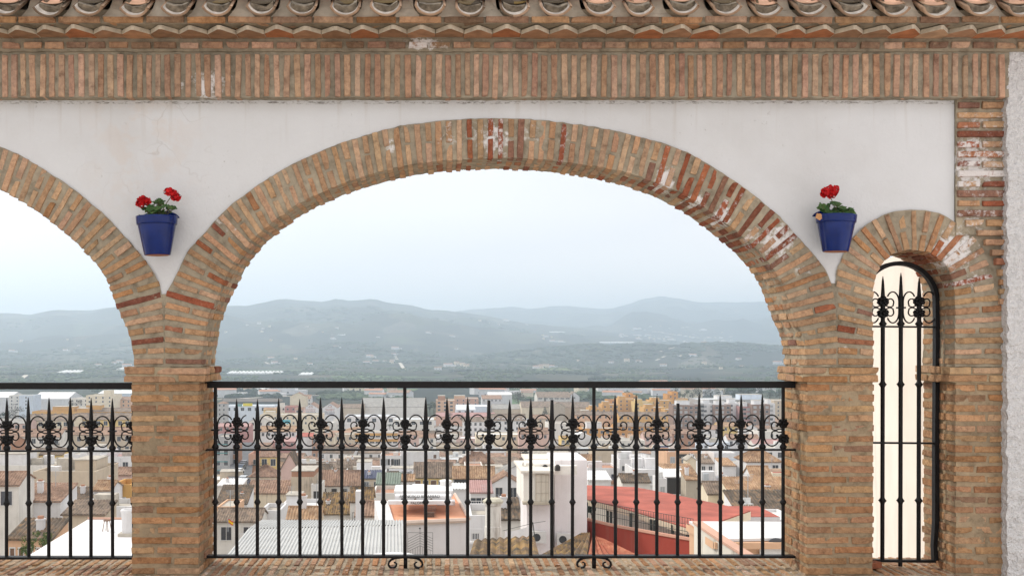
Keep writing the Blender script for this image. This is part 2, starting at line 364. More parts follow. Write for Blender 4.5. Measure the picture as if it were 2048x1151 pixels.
def gbox(mb, x0, x1, y0, y1, z0, z1, st=.03):
    """box with a fine grid on every face but the hidden back"""
    nx, ny, nz_ = (max(1, int(math.ceil((b-a)/st))) for a, b in ((x0,x1),(y0,y1),(z0,z1)))
    mb.grid(lambda u,v:(x0+(x1-x0)*u, y0, z0+(z1-z0)*v), nx, nz_)
    mb.grid(lambda u,v:(x1+(x0-x1)*u, y1, z0+(z1-z0)*v), nx, nz_)
    mb.grid(lambda u,v:(x1, y0+(y1-y0)*u, z0+(z1-z0)*v), ny, nz_)
    mb.grid(lambda u,v:(x0, y1+(y0-y1)*u, z0+(z1-z0)*v), ny, nz_)
    mb.grid(lambda u,v:(x0+(x1-x0)*u, y0+(y1-y0)*v, z1), nx, ny)
    mb.grid(lambda u,v:(x0+(x1-x0)*u, y1+(y0-y1)*v, z0), nx, ny)
XV, YV, ZV = np.array([1.,0,0]), np.array([0,1.,0]), np.array([0,0,1.])
arcade = thing('arcade_wall', 'white plastered arcade of brick arches under a tiled brick eave', 'wall', (0,0,0)); arcade['kind'] = 'thing'

# --- arch rings: (inner edge, outer edge) pairs read along each ring
MAIN = [((404,733),(329,733)),((406,710),(329,706)),((409,685),(329,676)),((412,667),(329,654)),((415,648),(329,631)),((420,630),(330,607)),
 ((428,611),(333,584)),((438,588),(348,556)),((455,552),(375,503)),((474,520),(408,466)),((500,486),(445,425)),((530,458),(490,388)),((580,420),(547,349)),
 ((632,392),(605,318)),((686,369),(664,292)),((740,352),(724,272)),((800,336),(790,254)),((860,326),(855,244)),((930,320),(928,238)),((1000,318),(1001,236)),((1070,320),(1075,239)),
 ((1140,327),(1150,248)),((1200,336),(1215,258)),((1255,348),(1275,272)),((1310,366),(1332,288)),((1358,386),(1385,309)),((1404,413),(1436,340)),((1450,447),(1490,376)),((1500,488),(1556,430)),
 ((1540,532),(1606,484)),((1560,562),(1640,524)),((1570,590),(1662,560)),((1583,622),(1672,598)),((1592,645),(1674,628)),((1600,663),(1675,650)),((1606,680),(1675,672)),((1610,705),(1675,702)),((1612,733),(1675,733))]
SMALL = [((1749,733),(1675,733)),((1749,690),(1675,684)),((1748,655),(1675,640)),((1748,620),(1675,598)),((1749,590),(1672,566)),((1752,563),(1676,534)),((1760,540),(1696,494)),((1773,521),(1718,462)),
 ((1789,509),(1748,440)),((1808,503),(1786,424)),((1828,502),(1828,419)),((1848,504),(1870,424)),((1867,511),(1909,442)),((1883,524),(1941,466)),((1896,542),(1967,500)),((1905,566),(1985,545)),
 ((1908,590),(1992,578)),((1909,615),(2004,606)),((1909,650),(2010,646)),((1908,690),(2011,689)),((1907,733),(2011,733))]
def cr(pts, n):
    """resample a 2D polyline pair list evenly along its mid line (Catmull-Rom)"""
    A = np.array([[*p, *q] for p, q in pts], float); mid = (A[:,:2]+A[:,2:])/2
    t = np.concatenate([[0], np.cumsum(np.hypot(*np.diff(mid, axis=0).T))])
    d = np.zeros_like(A); d[1:-1] = (A[2:]-A[:-2])/(t[2:]-t[:-2])[:,None]; d[0] = (A[1]-A[0])/(t[1]-t[0]); d[-1] = (A[-1]-A[-2])/(t[-1]-t[-2])
    out = []
    for s in (np.linspace(0, t[-1], n) if np.isscalar(n) else n*t[-1]):
        i = min(max(int(np.searchsorted(t, s, 'right')-1), 0), len(t)-2); h = t[i+1]-t[i]; u = (s-t[i])/h
        out.append((2*u**3-3*u**2+1)*A[i]+(u**3-2*u**2+u)*h*d[i]+(-2*u**3+3*u**2)*A[i+1]+(u**3-u**2)*h*d[i+1])
    return np.array(out), t[-1]
def arch(pairs, dx, name, label=None, pal='tan'):
    root = MB(); ring = bpy.data.objects.new(name, None)
    pr = [((p[0]+dx,p[1]),(q[0]+dx,q[1])) for p, q in pairs]
    _, L = cr(pr, 3); n = int(round(L/20.6)); C, _ = cr(pr, (np.arange(n)+.5)/n)
    bk = Bricks()
    for i, (px,py,qx,qy) in enumerate(C):
        px += random.uniform(-1.2,1); py += random.uniform(-1,1)
        p = np.array([fx(px),0,fz(py)]); q = np.array([fx(qx),0,fz(qy)])
        wob = random.uniform(-.012,.012); q = q + np.array([(q-p)[2],0,-(q-p)[0]])*wob
        ln = np.linalg.norm(q-p); u = (q-p)/ln; v = np.cross(YV, u)
        th = .0155*random.uniform(.86,1.14); g = .006
        def piece(s0, s1, y0, y1, pl=pal):
            c = p+u*((s0+s1)/2*ln); y = (y0+y1)/2; c = np.array([c[0],y,c[2]])+ rng.normal(0,.0014,3)
            kx, kz = p+u*(s0*ln), p+u*(s1*ln)
            stn = max(stain_at(c[0],c[2]), stain_at(kx[0],kx[2])*.7) if y0 < .05 else stain_at(c[0],c[2])*.3
            bk.add(c, u, v, YV, max(.012,(s1-s0)*ln/2-g/2), th, (y1-y0)/2-g/2, tint(pl, c[0], c[2]), stn*random.uniform(.3,1.15))
        f = random.uniform(.42,.56)
        fr = .004+random.gauss(0,.0015)
        if i % 2 == 0: piece(0,1,-fr,.13); piece(0,.5,.13,.27); piece(0,.5,.27,T)
        else: piece(0,f-.02,-fr,.12); piece(f+.02,1,-fr,.12); piece(0,.5,.12,.26); piece(0,.5,.26,T)
    D, _ = cr(pr, n*3+1)
    mb = MB(); N = len(D)-1
    P2 = np.stack([fx(D[:,0]), fz(D[:,1])],1); Q2 = np.stack([fx(D[:,2]), fz(D[:,3])],1); dirn = (Q2-P2)/np.linalg.norm(Q2-P2,axis=1)[:,None]
    P2 = P2+dirn*.007
    def at(u): return min(N, int(round(u*N)))
    mb.grid(lambda u,v: (P2[at(u)][0]*(1-v)+Q2[at(u)][0]*v, .005, P2[at(u)][1]*(1-v)+Q2[at(u)][1]*v), N, 8)
    mb.grid(lambda u,v: (P2[at(u)][0], .005+(T-.012)*v, P2[at(u)][1]), N, 10)
    mb.grid(lambda u,v: (P2[at(u)][0]*(1-v)+Q2[at(u)][0]*v, T-.007, P2[at(u)][1]*(1-v)+Q2[at(u)][1]*v), N, 3)
    o = bk.build(name, arcade)
    mo = mortar_build('mortar', mb, o)
    return o
arch(MAIN, 0, 'arch_ring'); arch(MAIN, -1347, 'arch_ring'); arch(SMALL, 0, 'arch_ring')

for a_, b_ in ((318,340),(1664,1686),(318-1347,340-1347)):       # mortar where two rings meet over a pier
    mb = MB(); gbox(mb, fx(a_), fx(b_), .006, T-.02, fz(736), fz(588 if a_ < 1000 else 566), .02); mortar_build('joint', mb, arcade)
# --- piers: px extents of the front face below the imposts, sill at 1150
def pier(x0, x1, ix0, ix1, top=733, bot=1151, step=20.7, pal='pier'):
    bk = Bricks(); mb = MB(); n = int(round((bot-765)/step)); st = (bot-765)/n
    X0, X1 = fx(x0), fx(x1)
    def course(zc, X0, X1, Y0, Y1, th, k, pl):
        wd = X1-X0; g = .007
        rows = [(Y0,Y0+.13),(Y0+.13,Y0+.27),(Y0+.27,Y1)] if k % 2 else [(Y0,Y0+.115),(Y0+.115,Y0+.25),(Y0+.25,Y1)]
        for r, (a, b) in enumerate(rows):
            s = random.uniform(.58,.66); cut = s if (k+r) % 2 else 1-s
            for u0, u1 in ((0,cut),(cut,1)):
                jx = random.gauss(0,.003)
                a0 = X0+u0*wd+(g if u0 else random.gauss(0,.002)); b0 = X0+u1*wd-(g if u1 < 1 else random.gauss(0,.002))
                c = np.array([(a0+b0)/2+jx*.3, (a+b)/2+(-.003 if r == 0 else 0)+random.gauss(0,.0015), zc+random.gauss(0,.0015)])
                tilt = random.gauss(0,.008); U = np.array([math.cos(tilt),0,math.sin(tilt)]); V = np.array([-math.sin(tilt),0,math.cos(tilt)])
                bk.add(c, U, V, YV, (b0-a0)/2, th*random.uniform(.88,1.12), (b-a)/2-.003, tint(pl,c[0],c[2]), stain_at(c[0],c[2])*random.uniform(0,1.3)+random.choice([0,0,0,.15]))
    for i in range(n):
        course(fz(765+st*(i+.5)), X0, X1, 0, T, .0178, i, pal)
    gbox(mb, X0+.006, X1-.006, .004, T-.006, fz(bot), fz(748))
    o = bk.build('pier', arcade); mortar_build('mortar', mb, o, base=(.345,.265,.175))
    bk = Bricks(); mb = MB()
    for j, yy in enumerate((740.5, 756.5)):
        course(fz(yy), fx(ix0), fx(ix1), -.016, T+.016, .0175, j, 'orange')
    gbox(mb, fx(ix0)+.008, fx(ix1)-.008, -.008, T+.008, fz(763), fz(734))
    im = bk.build('impost', o); mortar_build('mortar', mb, im, base=(.38,.31,.21))
    return o
pier(262,399,249,413); pier(1613,1748,1601,1755); pier(1910,2013,1896,2022); pier(262-1347,399-1347,249-1347,413-1347)

# --- white plaster panel between frieze and arches
def outer_curve(pairs, dx):
    C, _ = cr([((p[0]+dx,p[1]),(q[0]+dx,q[1])) for p, q in pairs], 400); return C[:,2], C[:,3], (C[:,0]+C[:,2])/2, (C[:,1]+C[:,3])/2
curves = [outer_curve(MAIN,0), outer_curve(MAIN,-1347), outer_curve(SMALL,0)]
def panel_bottom(px):
    best = 600.0
    for k, (qx,qy,mx_,my) in enumerate(curves):
        lo, hi = qx.min()+1, qx.max()-1
        if lo <= px <= hi:
            i = np.abs(qx-px)+np.where(qy > 640, 500, 0); best = min(best, qy[int(i.argmin())])
    return best
mb = MB(); xs = list(np.arange(-1018, 1911, 4.0))+[1911.0]; NZ = 36
bot = [panel_bottom(x)+14 for x in xs]
def pf(u, v):
    i = int(round(u*(len(xs)-1))); x = xs[i]; z = 190+(bot[i]-190)*v
    w = Vector((fx(x)*2.3, 7.1, fz(z)*2.3)); w2 = Vector((fx(x)*9, 3, fz(z)*9))
    return (fx(x), .012+.006*noise.noise(w)+.0016*noise.noise(w2), fz(z))
mb.grid(pf, len(xs)-1, NZ)
mb.grid(lambda u,v: (lambda i: (fx(xs[i]), T-.012, fz(190+(bot[i]-190)*v)))(int(round((1-u)*(len(xs)-1)))), len(xs)-1, 4)
mb.build('plaster_panel', M_plaster, arcade, True)

# --- brick pilaster strip above the small arch
bk = Bricks(); mb = MB()
for i, y in enumerate(np.arange(211, 620, 19.6)):
    xl = 1912 if y < 428 else float(1828+163*math.sqrt(max(0,1-((580-y)/163.0)**2)))+6 if y < 580 else 1996
    x0, x1 = fx(xl), fx(2011)
    if x1-x0 < .03: continue
    cuts = [(0,1)] if (i % 2 or x1-x0 < .14) else [(0,.47),(.5,1)]
    for a, b in cuts:
        c = np.array([x0+(a+b)/2*(x1-x0), .03+random.gauss(0,.002), fz(y)+random.gauss(0,.0015)])
        bk.add(c, XV, ZV, YV, (b-a)*(x1-x0)/2-.004, .0165*random.uniform(.85,1.12), .05, tint('tan',c[0],c[2]), stain_at(c[0],c[2])*random.uniform(.5,1.2))
o = bk.build('pilaster', arcade)
gbox(mb, fx(1912), fx(2013), -.004, T-.02, fz(470), fz(199)); gbox(mb, fx(1930), fx(2013), .009, T-.02, fz(640), fz(425))
mortar_build('mortar', mb, o)

# --- frieze of soldier bricks and the cornice above it
XL, XR = -1010, 2013
bk = Bricks(); mb = MB(); fy = -.062; k = (D0+fy)/F
def gx(px, y): return (px-CX)*(D0+y)/F
def gz(py, y): return (HY-py)*(D0+y)/F
x = XL
while x < XR-14:
    w = 11.6*random.uniform(.90,1.12)
    c = np.array([gx(x+w/2,fy), fy+.05+random.gauss(0,.0018), gz(151+random.gauss(0,.8),fy)])
    t = random.gauss(0,.012); U = np.array([math.sin(t),0,math.cos(t)]); V = np.array([-math.cos(t),0,math.sin(t)])
    bk.add(c, U, V, YV, 42.5*k, w/2*k, .055, tint('pink',c[0],c[2]), stain_at(c[0],c[2])*random.uniform(.2,1.0))
    x += w+7.6*random.uniform(.75,1.25)
o = bk.build('frieze', arcade)
gbox(mb, gx(XL,fy), gx(2019,fy), fy+.004, T-.03, gz(194.5,fy), gz(80,fy), .028)
mortar_build('mortar', mb, o, base=(.30,.262,.20))
cor = bpy.data.objects.new('cornice', None)
bk = Bricks(); mb = MB(); y1 = -.085; x = XL                  # stretcher course
while x < 2330:
    w = random.choice([38,40,42,45])*random.uniform(.93,1.05); c = np.array([gx(x+w/2,y1), y1+.055, gz(90,y1)+random.gauss(0,.001)])
    bk.add(c, XV, ZV, YV, w/2*k-.004, .0165*random.uniform(.9,1.1), .058, tint('pink' if random.random() < .6 else 'brown',c[0],c[2]), stain_at(c[0],c[2])); x += w+4
cor = bk.build('cornice', arcade)
gbox(mb, gx(XL,y1), gx(2330,y1), y1+.010, T-.04, gz(102,y1), gz(72,y1), .03); mortar_build('mortar', mb, cor, base=(.27,.23,.17))
XR2 = 2330
M_saw = [mat_flat('pale_brick_edge', (.50,.43,.335), .9, .22, 18, bmp=.004)]+[mat_flat('brick_underside', c_, .9, .25, 16, bmp=.004) for c_ in ((.33,.18,.10),(.26,.145,.08),(.38,.20,.105),(.40,.25,.15),(.34,.13,.055))]  # sawtooth bricks: pale front faces, brown undersides
mb = MB(); x = XL                                              # sawtooth course of bricks laid cornerwise
zb0 = 1.634
while x < XR2:
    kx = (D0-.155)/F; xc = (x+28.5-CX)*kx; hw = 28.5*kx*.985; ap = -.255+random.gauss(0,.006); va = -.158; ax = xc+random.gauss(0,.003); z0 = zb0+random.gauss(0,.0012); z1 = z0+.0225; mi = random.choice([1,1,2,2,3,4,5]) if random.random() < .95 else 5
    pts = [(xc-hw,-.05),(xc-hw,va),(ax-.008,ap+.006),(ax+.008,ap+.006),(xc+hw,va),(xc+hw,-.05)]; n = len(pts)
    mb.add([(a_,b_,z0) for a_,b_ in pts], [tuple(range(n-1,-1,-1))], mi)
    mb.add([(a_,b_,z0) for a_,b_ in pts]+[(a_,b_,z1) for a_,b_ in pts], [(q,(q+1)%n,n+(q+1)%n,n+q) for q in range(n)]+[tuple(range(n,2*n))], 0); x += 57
mb.build('sawtooth_course', M_saw, cor)
bk = Bricks(); x = XL; y3 = -.272; k3 = (D0+y3)/F              # long bricks under the tiles
while x < XR2:
    w = 84*random.uniform(.92,1.06); c = np.array([gx(x+w/2,y3), y3+.12, 1.679+random.gauss(0,.001)])
    bk.add(c, XV, ZV, YV, w/2*k3-.003, .0165, .12, tint('brown' if random.random() < .5 else 'orange',c[0],c[2]), 0); x += w+2.5
bk.build('eave_course', cor)
mb = MB(); gbox(mb, gx(XL,-.1), gx(XR2,-.1), y3+.012, T-.05, 1.6605, 1.6935, .04); gbox(mb, gx(XL,-.1), gx(XR2,-.1), -.09, T-.05, 1.634, 1.664, .05)
gbox(mb, gx(XL,-.1), gx(XR2,-.1), -.245, T-.05, 1.692, 1.735, .04); mortar_build('mortar', mb, cor, base=(.25,.21,.155))

# --- roof of half-round tiles: channels that stick out, covers set back, mortar between
M_tile = mat_roof('old_roof_tile', (.19,.135,.095), (.38,.25,.165), (.48,.33,.235))
M_tile_in = mat_flat('limed_tile_end', (.50,.455,.405), .9, .35, 30)
M_mosst = mat_roof('mossy_old_tile', (.075,.06,.045), (.15,.12,.085), (.24,.16,.05)); M_tile_top = mat_flat('painted_sunlit_tile', (.56,.34,.23), .9, .22, 12, bmp=.006)  # M_tile_top: sunlight on the tiles put into a paler orange
M_lich = mat_flat('lichened_mortar', (.17,.14,.105), .95, .6, 26, bmp=.01)
M_gmort = mat_flat('eave_mortar', (.42,.37,.30), .95, .22, 9, bmp=.012)
sl = math.radians(30); ad = Vector((0, math.cos(sl), math.sin(sl))); an = Vector((0, -math.sin(sl), math.cos(sl)))
tm, fm = MB(), MB(); pitch = 84.6; yt = -.335
def half(o, ra, rb, ln, sgn, mi_out, mi_in, segs=12, arc=1.0, t=.014, flat=1.0):
    vs, fs, ms = [], [], []; nl = 4
    for j in range(nl+1):
        rr = ra+(rb-ra)*j/nl; c = o+ad*(ln*j/nl)
        for q in range(segs+1):
            a = math.pi*(.5-.5*arc)+math.pi*arc*q/segs
            d = Vector((-math.cos(a),0,0))+an*(-sgn*math.sin(a)*flat)
            vs.append(c+an*(sgn*ra*flat)+d*rr); vs.append(c+an*(sgn*ra*flat)+d*(rr-t))
    W2 = 2*(segs+1)
    for j in range(nl):
        for q in range(segs):
            b0 = j*W2+2*q; b1 = b0+W2
            fs.append((b0,b0+2,b1+2,b1)); ms.append(mi_out); fs.append((b0+1,b1+1,b1+3,b0+3)); ms.append(mi_in)
    for q in range(segs): b0 = 2*q; fs.append((b0,b0+1,b0+3,b0+2)); ms.append(mi_out)
    for j in range(nl):
        for q in (0, segs): b0 = j*W2+2*q; fs.append((b0,b0+W2,b0+W2+1,b0+1)); ms.append(mi_out)
    o0 = len(tm.v); tm.v.extend([tuple(v) for v in vs]); tm.f.extend([tuple(a+o0 for a in f) for f in fs]); tm.m.extend(ms)
for i in range(-20, 20):
    pxc = 690+pitch*i; x0 = gx(pxc, yt)+random.gauss(0,.004)
    org = Vector((x0, yt+random.gauss(0,.008), gz(33.5,yt)+random.gauss(0,.002)))
    r0, r1 = .083*random.uniform(.95,1.05), .076
    half(org, r0, r1, .46, 1, 0, 1, 14, .80, .014, .86)
    moss = random.random() < math.exp(-((pxc-800)/420)**2)
    for lv in range(1,5):                                   # channel tiles climbing the roof, each lapped over the one below
        half(org+ad*(.30*lv-.235+random.gauss(0,.012))+an*(.036+.012*lv), r0*.86, r1*.82, .40, 1, 2 if moss else 0, 2 if moss else 3, 8, .74, .014, .30)
    # mortar plug closing the gap between the two lowest channels
    w_ = r0*.74; c0 = org+ad*(.036+random.gauss(0,.006)); pr = [(-w_,.026),(-w_*.5,.014),(w_*.5,.014),(w_,.026),(w_*.92,.056+random.gauss(0,.004)),(w_*.3,.045+random.gauss(0,.004)),(-w_*.3,.046),(-w_*.92,.058)]
    vs = [c0+Vector((a_,random.gauss(0,.004),0))+an*b_ for a_,b_ in pr]+[c0+ad*.14+Vector((a_,0,0))+an*b_ for a_,b_ in pr]; nP = len(pr)
    fm.add(vs, [tuple(range(nP))]+[(q,(q+1)%nP,nP+(q+1)%nP,nP+q) for q in range(nP)], 1)
    lx = org+Vector((pitch*(D0+yt)/F*.5,0,0))
    for lv in range(5): half(lx+ad*(.10+.32*lv)+an*(.108+.012*lv), r0*.98, r1*.9, .40, -1, 2 if moss else 0, 3, 8, .95)
    # mortar bed between two channels, narrowing upwards between their flanks
    w = .062; pts = [(-w*1.15,-.004),(w*1.15,-.004),(w*.82,.020),(w*.52,.050),(w*.42,.090),(w*.5,.14),(-w*.5,.14),(-w*.42,.090),(-w*.52,.050),(-w*.82,.020)]
    f0 = Vector((lx.x, -.262, 1.696)); nP = len(pts); vs = [f0+Vector((a_*(1+random.gauss(0,.04)),random.gauss(0,.003)+.35*max(0,b_),b_)) for a_,b_ in pts]+[f0+Vector((a_,.45,b_+.20)) for a_,b_ in pts]
    fm.add(vs, [tuple(range(nP))]+[(q,(q+1)%nP,nP+(q+1)%nP,nP+q) for q in range(nP)], 0)
a_, b_ = gx(XL,yt), gx(2330,yt); q0 = Vector((0,-.25,1.694)); dk = lambda x_, t_, h_: Vector((x_,0,0))+q0+ad*t_+an*h_
fm.add([dk(a_,0,0),dk(b_,0,0),dk(b_,1.7,0),dk(a_,1.7,0)], [(0,1,2,3)], 0); fm.add([dk(a_,.42,0),dk(b_,.42,0),dk(b_,.42,.13),dk(a_,.42,.13)], [(0,1,2,3)], 0)
tl = tm.build('tiled_eave', [M_tile, M_tile_in, M_mosst, M_tile_top], arcade, True)
fm.build('bedding_mortar', [M_gmort, M_lich], tl)

# --- sill: two rows of bricks laid across, worn and uneven
zs = -1.237
bk = Bricks(); mb = MB(); x = -640
while x < 2010:
    w = 10.8*random.uniform(.85,1.15)
    for y0, y1, pl in ((.01,.50,'sill'),(-.26,-.012,'sill')):
        for a, b in (((y0,(y0+y1)/2),((y0+y1)/2,y1)) if y1 > .3 else ((y0,y1),)):
            c = np.array([fx(x+w/2)+random.gauss(0,.002), (a+b)/2, zs-.035+random.gauss(0,.002)])
            bk.add(c, YV, XV, ZV, (b-a)/2-.006, w/2*S0, .035, tint('pier' if y1 > .3 and random.random() < .7 else 'sill',c[0],c[2]), random.choice([0,0,.2,.45]))
    x += w+8.2*random.uniform(.75,1.25)
o = bk.build('sill', arcade)
gbox(mb, fx(-1050), fx(2013), -.27, .505, zs-.45, zs-.006, .035); mortar_build('mortar', mb, o, base=(.40,.33,.245), amp=.004)

# --- roughcast wall that continues the front on the right
mb = MB(); yw = -.055; xw = (2014-CX)*(D0+yw)/F; zt_ = gz(88,yw)
def rgh(a, b): return .010*noise.noise(Vector((a*24,b*24,1.3)))+.008*noise.noise(Vector((a*52,b*52,4.4)))+.006*noise.noise(Vector((a*8,b*8,7)))
mb.grid(lambda u,v: (xw+.9*u+(rgh(9,v*3.4) if u == 0 else 0), yw+rgh(u*.9,v*3.4), -1.7+(zt_+1.7)*v), 60, 240)
mb.grid(lambda u,v: (xw+rgh(9,v*3.4)*(u if u < 1 else 1)+.004*noise.noise(Vector((u*9,v*80,3))), T+(yw+rgh(0,v*3.4)-T)*u, -1.7+(zt_+1.7)*v), 14, 240)
mb.box(xw+.03, xw+.9, yw+.05, T, -1.7, zt_)
sw = mb.build('side_wall', M_rough, None, True); tag(sw, 'rough white roughcast wall edge beside the narrow gated arch', 'wall', kind='thing')
# ================================================================= IRONWORK
DR = 6.20; yr = DR-D0; sr = DR/F
def rx(px): return (px-CX)*sr
def rz(py): return (HY-py)*sr
def bar_mesh(tip, post=False, top=None, knobs=(893,1003), bot=1109, broken=False):
    mb = MB(); r = .0098; pr = [(r, rz(bot))]
    def knob(y): return [(r, rz(y+6)),(r*1.15, rz(y+4.5)),(r*1.85, rz(y)),(r*1.15, rz(y-4.5)),(r, rz(y-6))]
    pr += [(r, rz(knobs[0]+8))]
    y0 = knobs[0]
    if post: pr += [(r, rz(top))]
    else:
        pr += [(r*1.05, rz(y0-12)),(r*1.25, rz(y0-42)),(r*1.22, rz(y0-55))]
        if broken: pr += [(r*.95, rz(tip)),(0.0, rz(tip))]
        else: pr += [(r*.9, rz(y0-76)),(r*.48, rz(tip+8)),(r*.12, rz(tip)),(0, rz(tip)-.0005)]
    mb.lathe(pr, (0,yr,0), 10); return mb.mesh('bar', M_iron, True)
def collar_mesh(up):
    mb = MB(); r = .0105
    if up: mb.lathe([(r, rz(901)),(r*1.3, rz(897)),(r*1.95, rz(894)),(r*1.8, rz(891)),(r*1.1, rz(887)),(r, rz(886))], (0,0,0), 10)
    else: mb.lathe([(r, rz(1009)),(r*1.15, rz(1007.5)),(r*1.85, rz(1003)),(r*1.15, rz(998.5)),(r, rz(997))], (0,0,0), 10)
    return mb.mesh('collar', M_iron, True)
COLLARS = (collar_mesh(True), collar_mesh(False))
def rosette_mesh():
    mb = MB(); R = .0285
    for s, rad, n, ph in ((-1,1.0,6,.2),(1,1.0,6,.5)):
        for j in range(n):
            a = 2*math.pi*j/n+ph; c = (math.cos(a)*R*.66, s*.010, math.sin(a)*R*.66)
            mb.blob(c, R*.46, 0, (1,.55,1), .1)
        mb.blob((0,s*.014,0), R*.42, 0, (1,.8,1), .08); mb.blob((0,s*.006,0), R*.62, 0, (1,.5,1), .05)
    return mb.mesh('rosette', M_iron, True)
RO = rosette_mesh()
def arc_pts(cx, cy, rx_, ry_, a0, a1, n=14): return [(cx+rx_*math.cos(math.radians(a0+(a1-a0)*i/n)), cy-ry_*math.sin(math.radians(a0+(a1-a0)*i/n))) for i in range(n+1)]
def scroll_mesh(xe, xr_, m=0, yo=0, miss=None, sq=1.0):
    """half bay: big C from bar xe round to the rosettes on bar xr_, and two small curls"""
    mb = MB(); s = 1 if xr_ > xe else -1; w = abs(xr_-xe)
    def tr(pts): return [(rx(xe+s*u), yr, rz(v+yo)) for u, v in pts]
    cx = w*.5-1.5
    top = arc_pts(cx, 849, cx-4.2, 20, 180, 32, 16); bt = arc_pts(cx, 870, cx-4.2, 21, 180, 328, 16)
    big = list(reversed(bt))+top
    if miss == 'top':
        mb.tube(tr(list(reversed(bt))+top[:6]), .0040, 6, flat=1.6); mb.tube(tr(top[11:]), .0036, 6, flat=1.6)
    else: mb.tube(tr(big), .0040, 6, flat=1.6)
    for sg, yc in ((1,846),(-1,874)):
        q = []
        c = (w*.62, yc+sg*3.0); r0 = 10.0
        for i in range(22):
            a = math.radians(-52-i*15.5); rr = r0*(1-.028*i) if i > 5 else r0*1.02
            q.append((c[0]+rr*math.cos(a), c[1]-sg*rr*math.sin(a)))
        q = [(w-4, yc+sg*11)]+q
        if miss != ('up' if sg > 0 else 'low'):
            mb.tube(tr(q), [.0038]*(len(q)-3)+[.0046,.0062,.0068], 6, flat=1.5)
            e_ = tr(q)[-1]; mb.blob(e_, .0082, 0, (1,1,1), .05)
    return mb.mesh('scroll', M_iron, True)
def clamp_mesh():
    mb = MB(); mb.box(-.021,.021, yr-.017, yr+.017, rz(860.6), rz(857.4)); return mb.mesh('clamp', M_iron)
CL = clamp_mesh()
def foot(xc, parent):
    mb = MB()
    for s in (-1,1):
        pts = [(xc+s*4, 1113),(xc+s*14, 1114)]+[(xc+s*u, v) for u, v in [(22,1115),(29,1118.5),(33,1123),(34,1128),(31.5,1132.5),(27,1134.5),(22,1133.5),(18.5,1130),(18,1126),(20.5,1123.5),(23.5,1123)]]
        k = len(pts); mb.tube([(rx(a), yr, rz(b)) for a, b in pts], [.0066]*(k-3)+[.0056,.0046,.004], 6, flat=2.0)
    mb.box(rx(xc)-.0105, rx(xc)+.0105, yr-.0105, yr+.0105, rz(1134.5), rz(1112)); mb.build('foot_scroll', M_iron, parent, True)
def railing(label, x0, x1, bars, tips, posts, roses, missing, broken, scr, yo=0, feet=(), xend=(412,1588)):
    root = thing('iron_railing', label, 'railing', (0,0,0))
    m = MB(); m.box(rx(xend[0]), rx(xend[1]), yr-.024, yr+.024, rz(775)+yo, rz(762)+yo); m.build('top_rail', M_iron, root)
    m = MB(); m.box(rx(xend[0]-2), rx(xend[1]+2), yr-.016, yr+.016, rz(900.2)+yo, rz(896.8)+yo); m.build('middle_rail', M_iron, root)
    m = MB(); m.box(rx(xend[0]), rx(xend[1]), yr-.026, yr+.026, rz(1113.6)+yo, rz(1109)+yo); m.build('bottom_rail', M_iron, root)
    cache = {}
    for i, x in enumerate(bars):
        key = ('post',) if i in posts else (tips.get(i,794), i in broken)
        if key not in cache: cache[key] = bar_mesh(0, True, 774) if i in posts else bar_mesh(key[0], broken=key[1])
        o = put('post' if i in posts else 'bar', cache[key], root, (rx(x),0,yo)); o.rotation_euler = (random.gauss(0,.001), random.gauss(0,.0022), random.uniform(0,1))
        o.location.y = yr
        for cm in COLLARS: put('collar', cm, o)
        if i in roses:
            for q, py in ((0,845.5),(1,876.5)):
                if (i,q) in missing: continue
                r = put('rosette', RO, root, (rx(x)+random.gauss(0,.002), yr, rz(py+random.gauss(0,.8))+yo)); r.rotation_euler = (random.gauss(0,.06), random.uniform(0,1.05), random.gauss(0,.08)); k = random.uniform(.92,1.08); r.scale = (k,k,k)
        else: put('clamp', CL, root, (rx(x),0,yo))
    base = {}
    for (e_, r_) in scr:
        if min(e_,r_) < 0 or max(e_,r_) >= len(bars): continue
        ms = {(2,1):'top',(12,13):'up',(20,19):'low',(10,11):'up'}.get((e_,r_)) if feet else None
        put('scroll', scroll_mesh(bars[e_], bars[r_], miss=ms, yo=random.gauss(0,.4)), root, (0,0,yo))
    for f in feet: foot(f, root)
    return root
_bm = bar_mesh
def bar_mesh(*a, **k):                                   # bars turn about their own foot: bring the mesh to y = 0
    me = _bm(*a, **k); me.transform(Matrix.Translation((0,-yr,0))); return me
bars = [431+42.05*i for i in range(28)]
tips = {1:797,2:797,3:795,4:797,5:794,6:793,7:795,8:793,10:793,11:794,12:793,13:800,14:798,15:795,16:799,17:787,19:789,20:788,21:790,22:806,23:785,24:787,25:788,26:787}
odd = set(range(1,28,2)); scr = [(i, i+1) for i in range(0,27,2)]+[(i+2, i+1) for i in range(0,26,2)]
railing('long black wrought iron railing filling the wide middle arch', 0, 0, bars, tips, {0,9,18,27}, odd, {(19,0)}, {22,13,16}, scr, 0, (811,1188))
b2 = [14-42.1*21+42.1*i for i in range(28)]
railing('black wrought iron railing cut by the photo edge in the next arch', 0, 0, b2, {i:792+random.choice([-1,0,0,1]) for i in range(28)}, {0,9}, odd, set(), set(), scr, rz(765)-rz(762.5), (), (-900, 274))
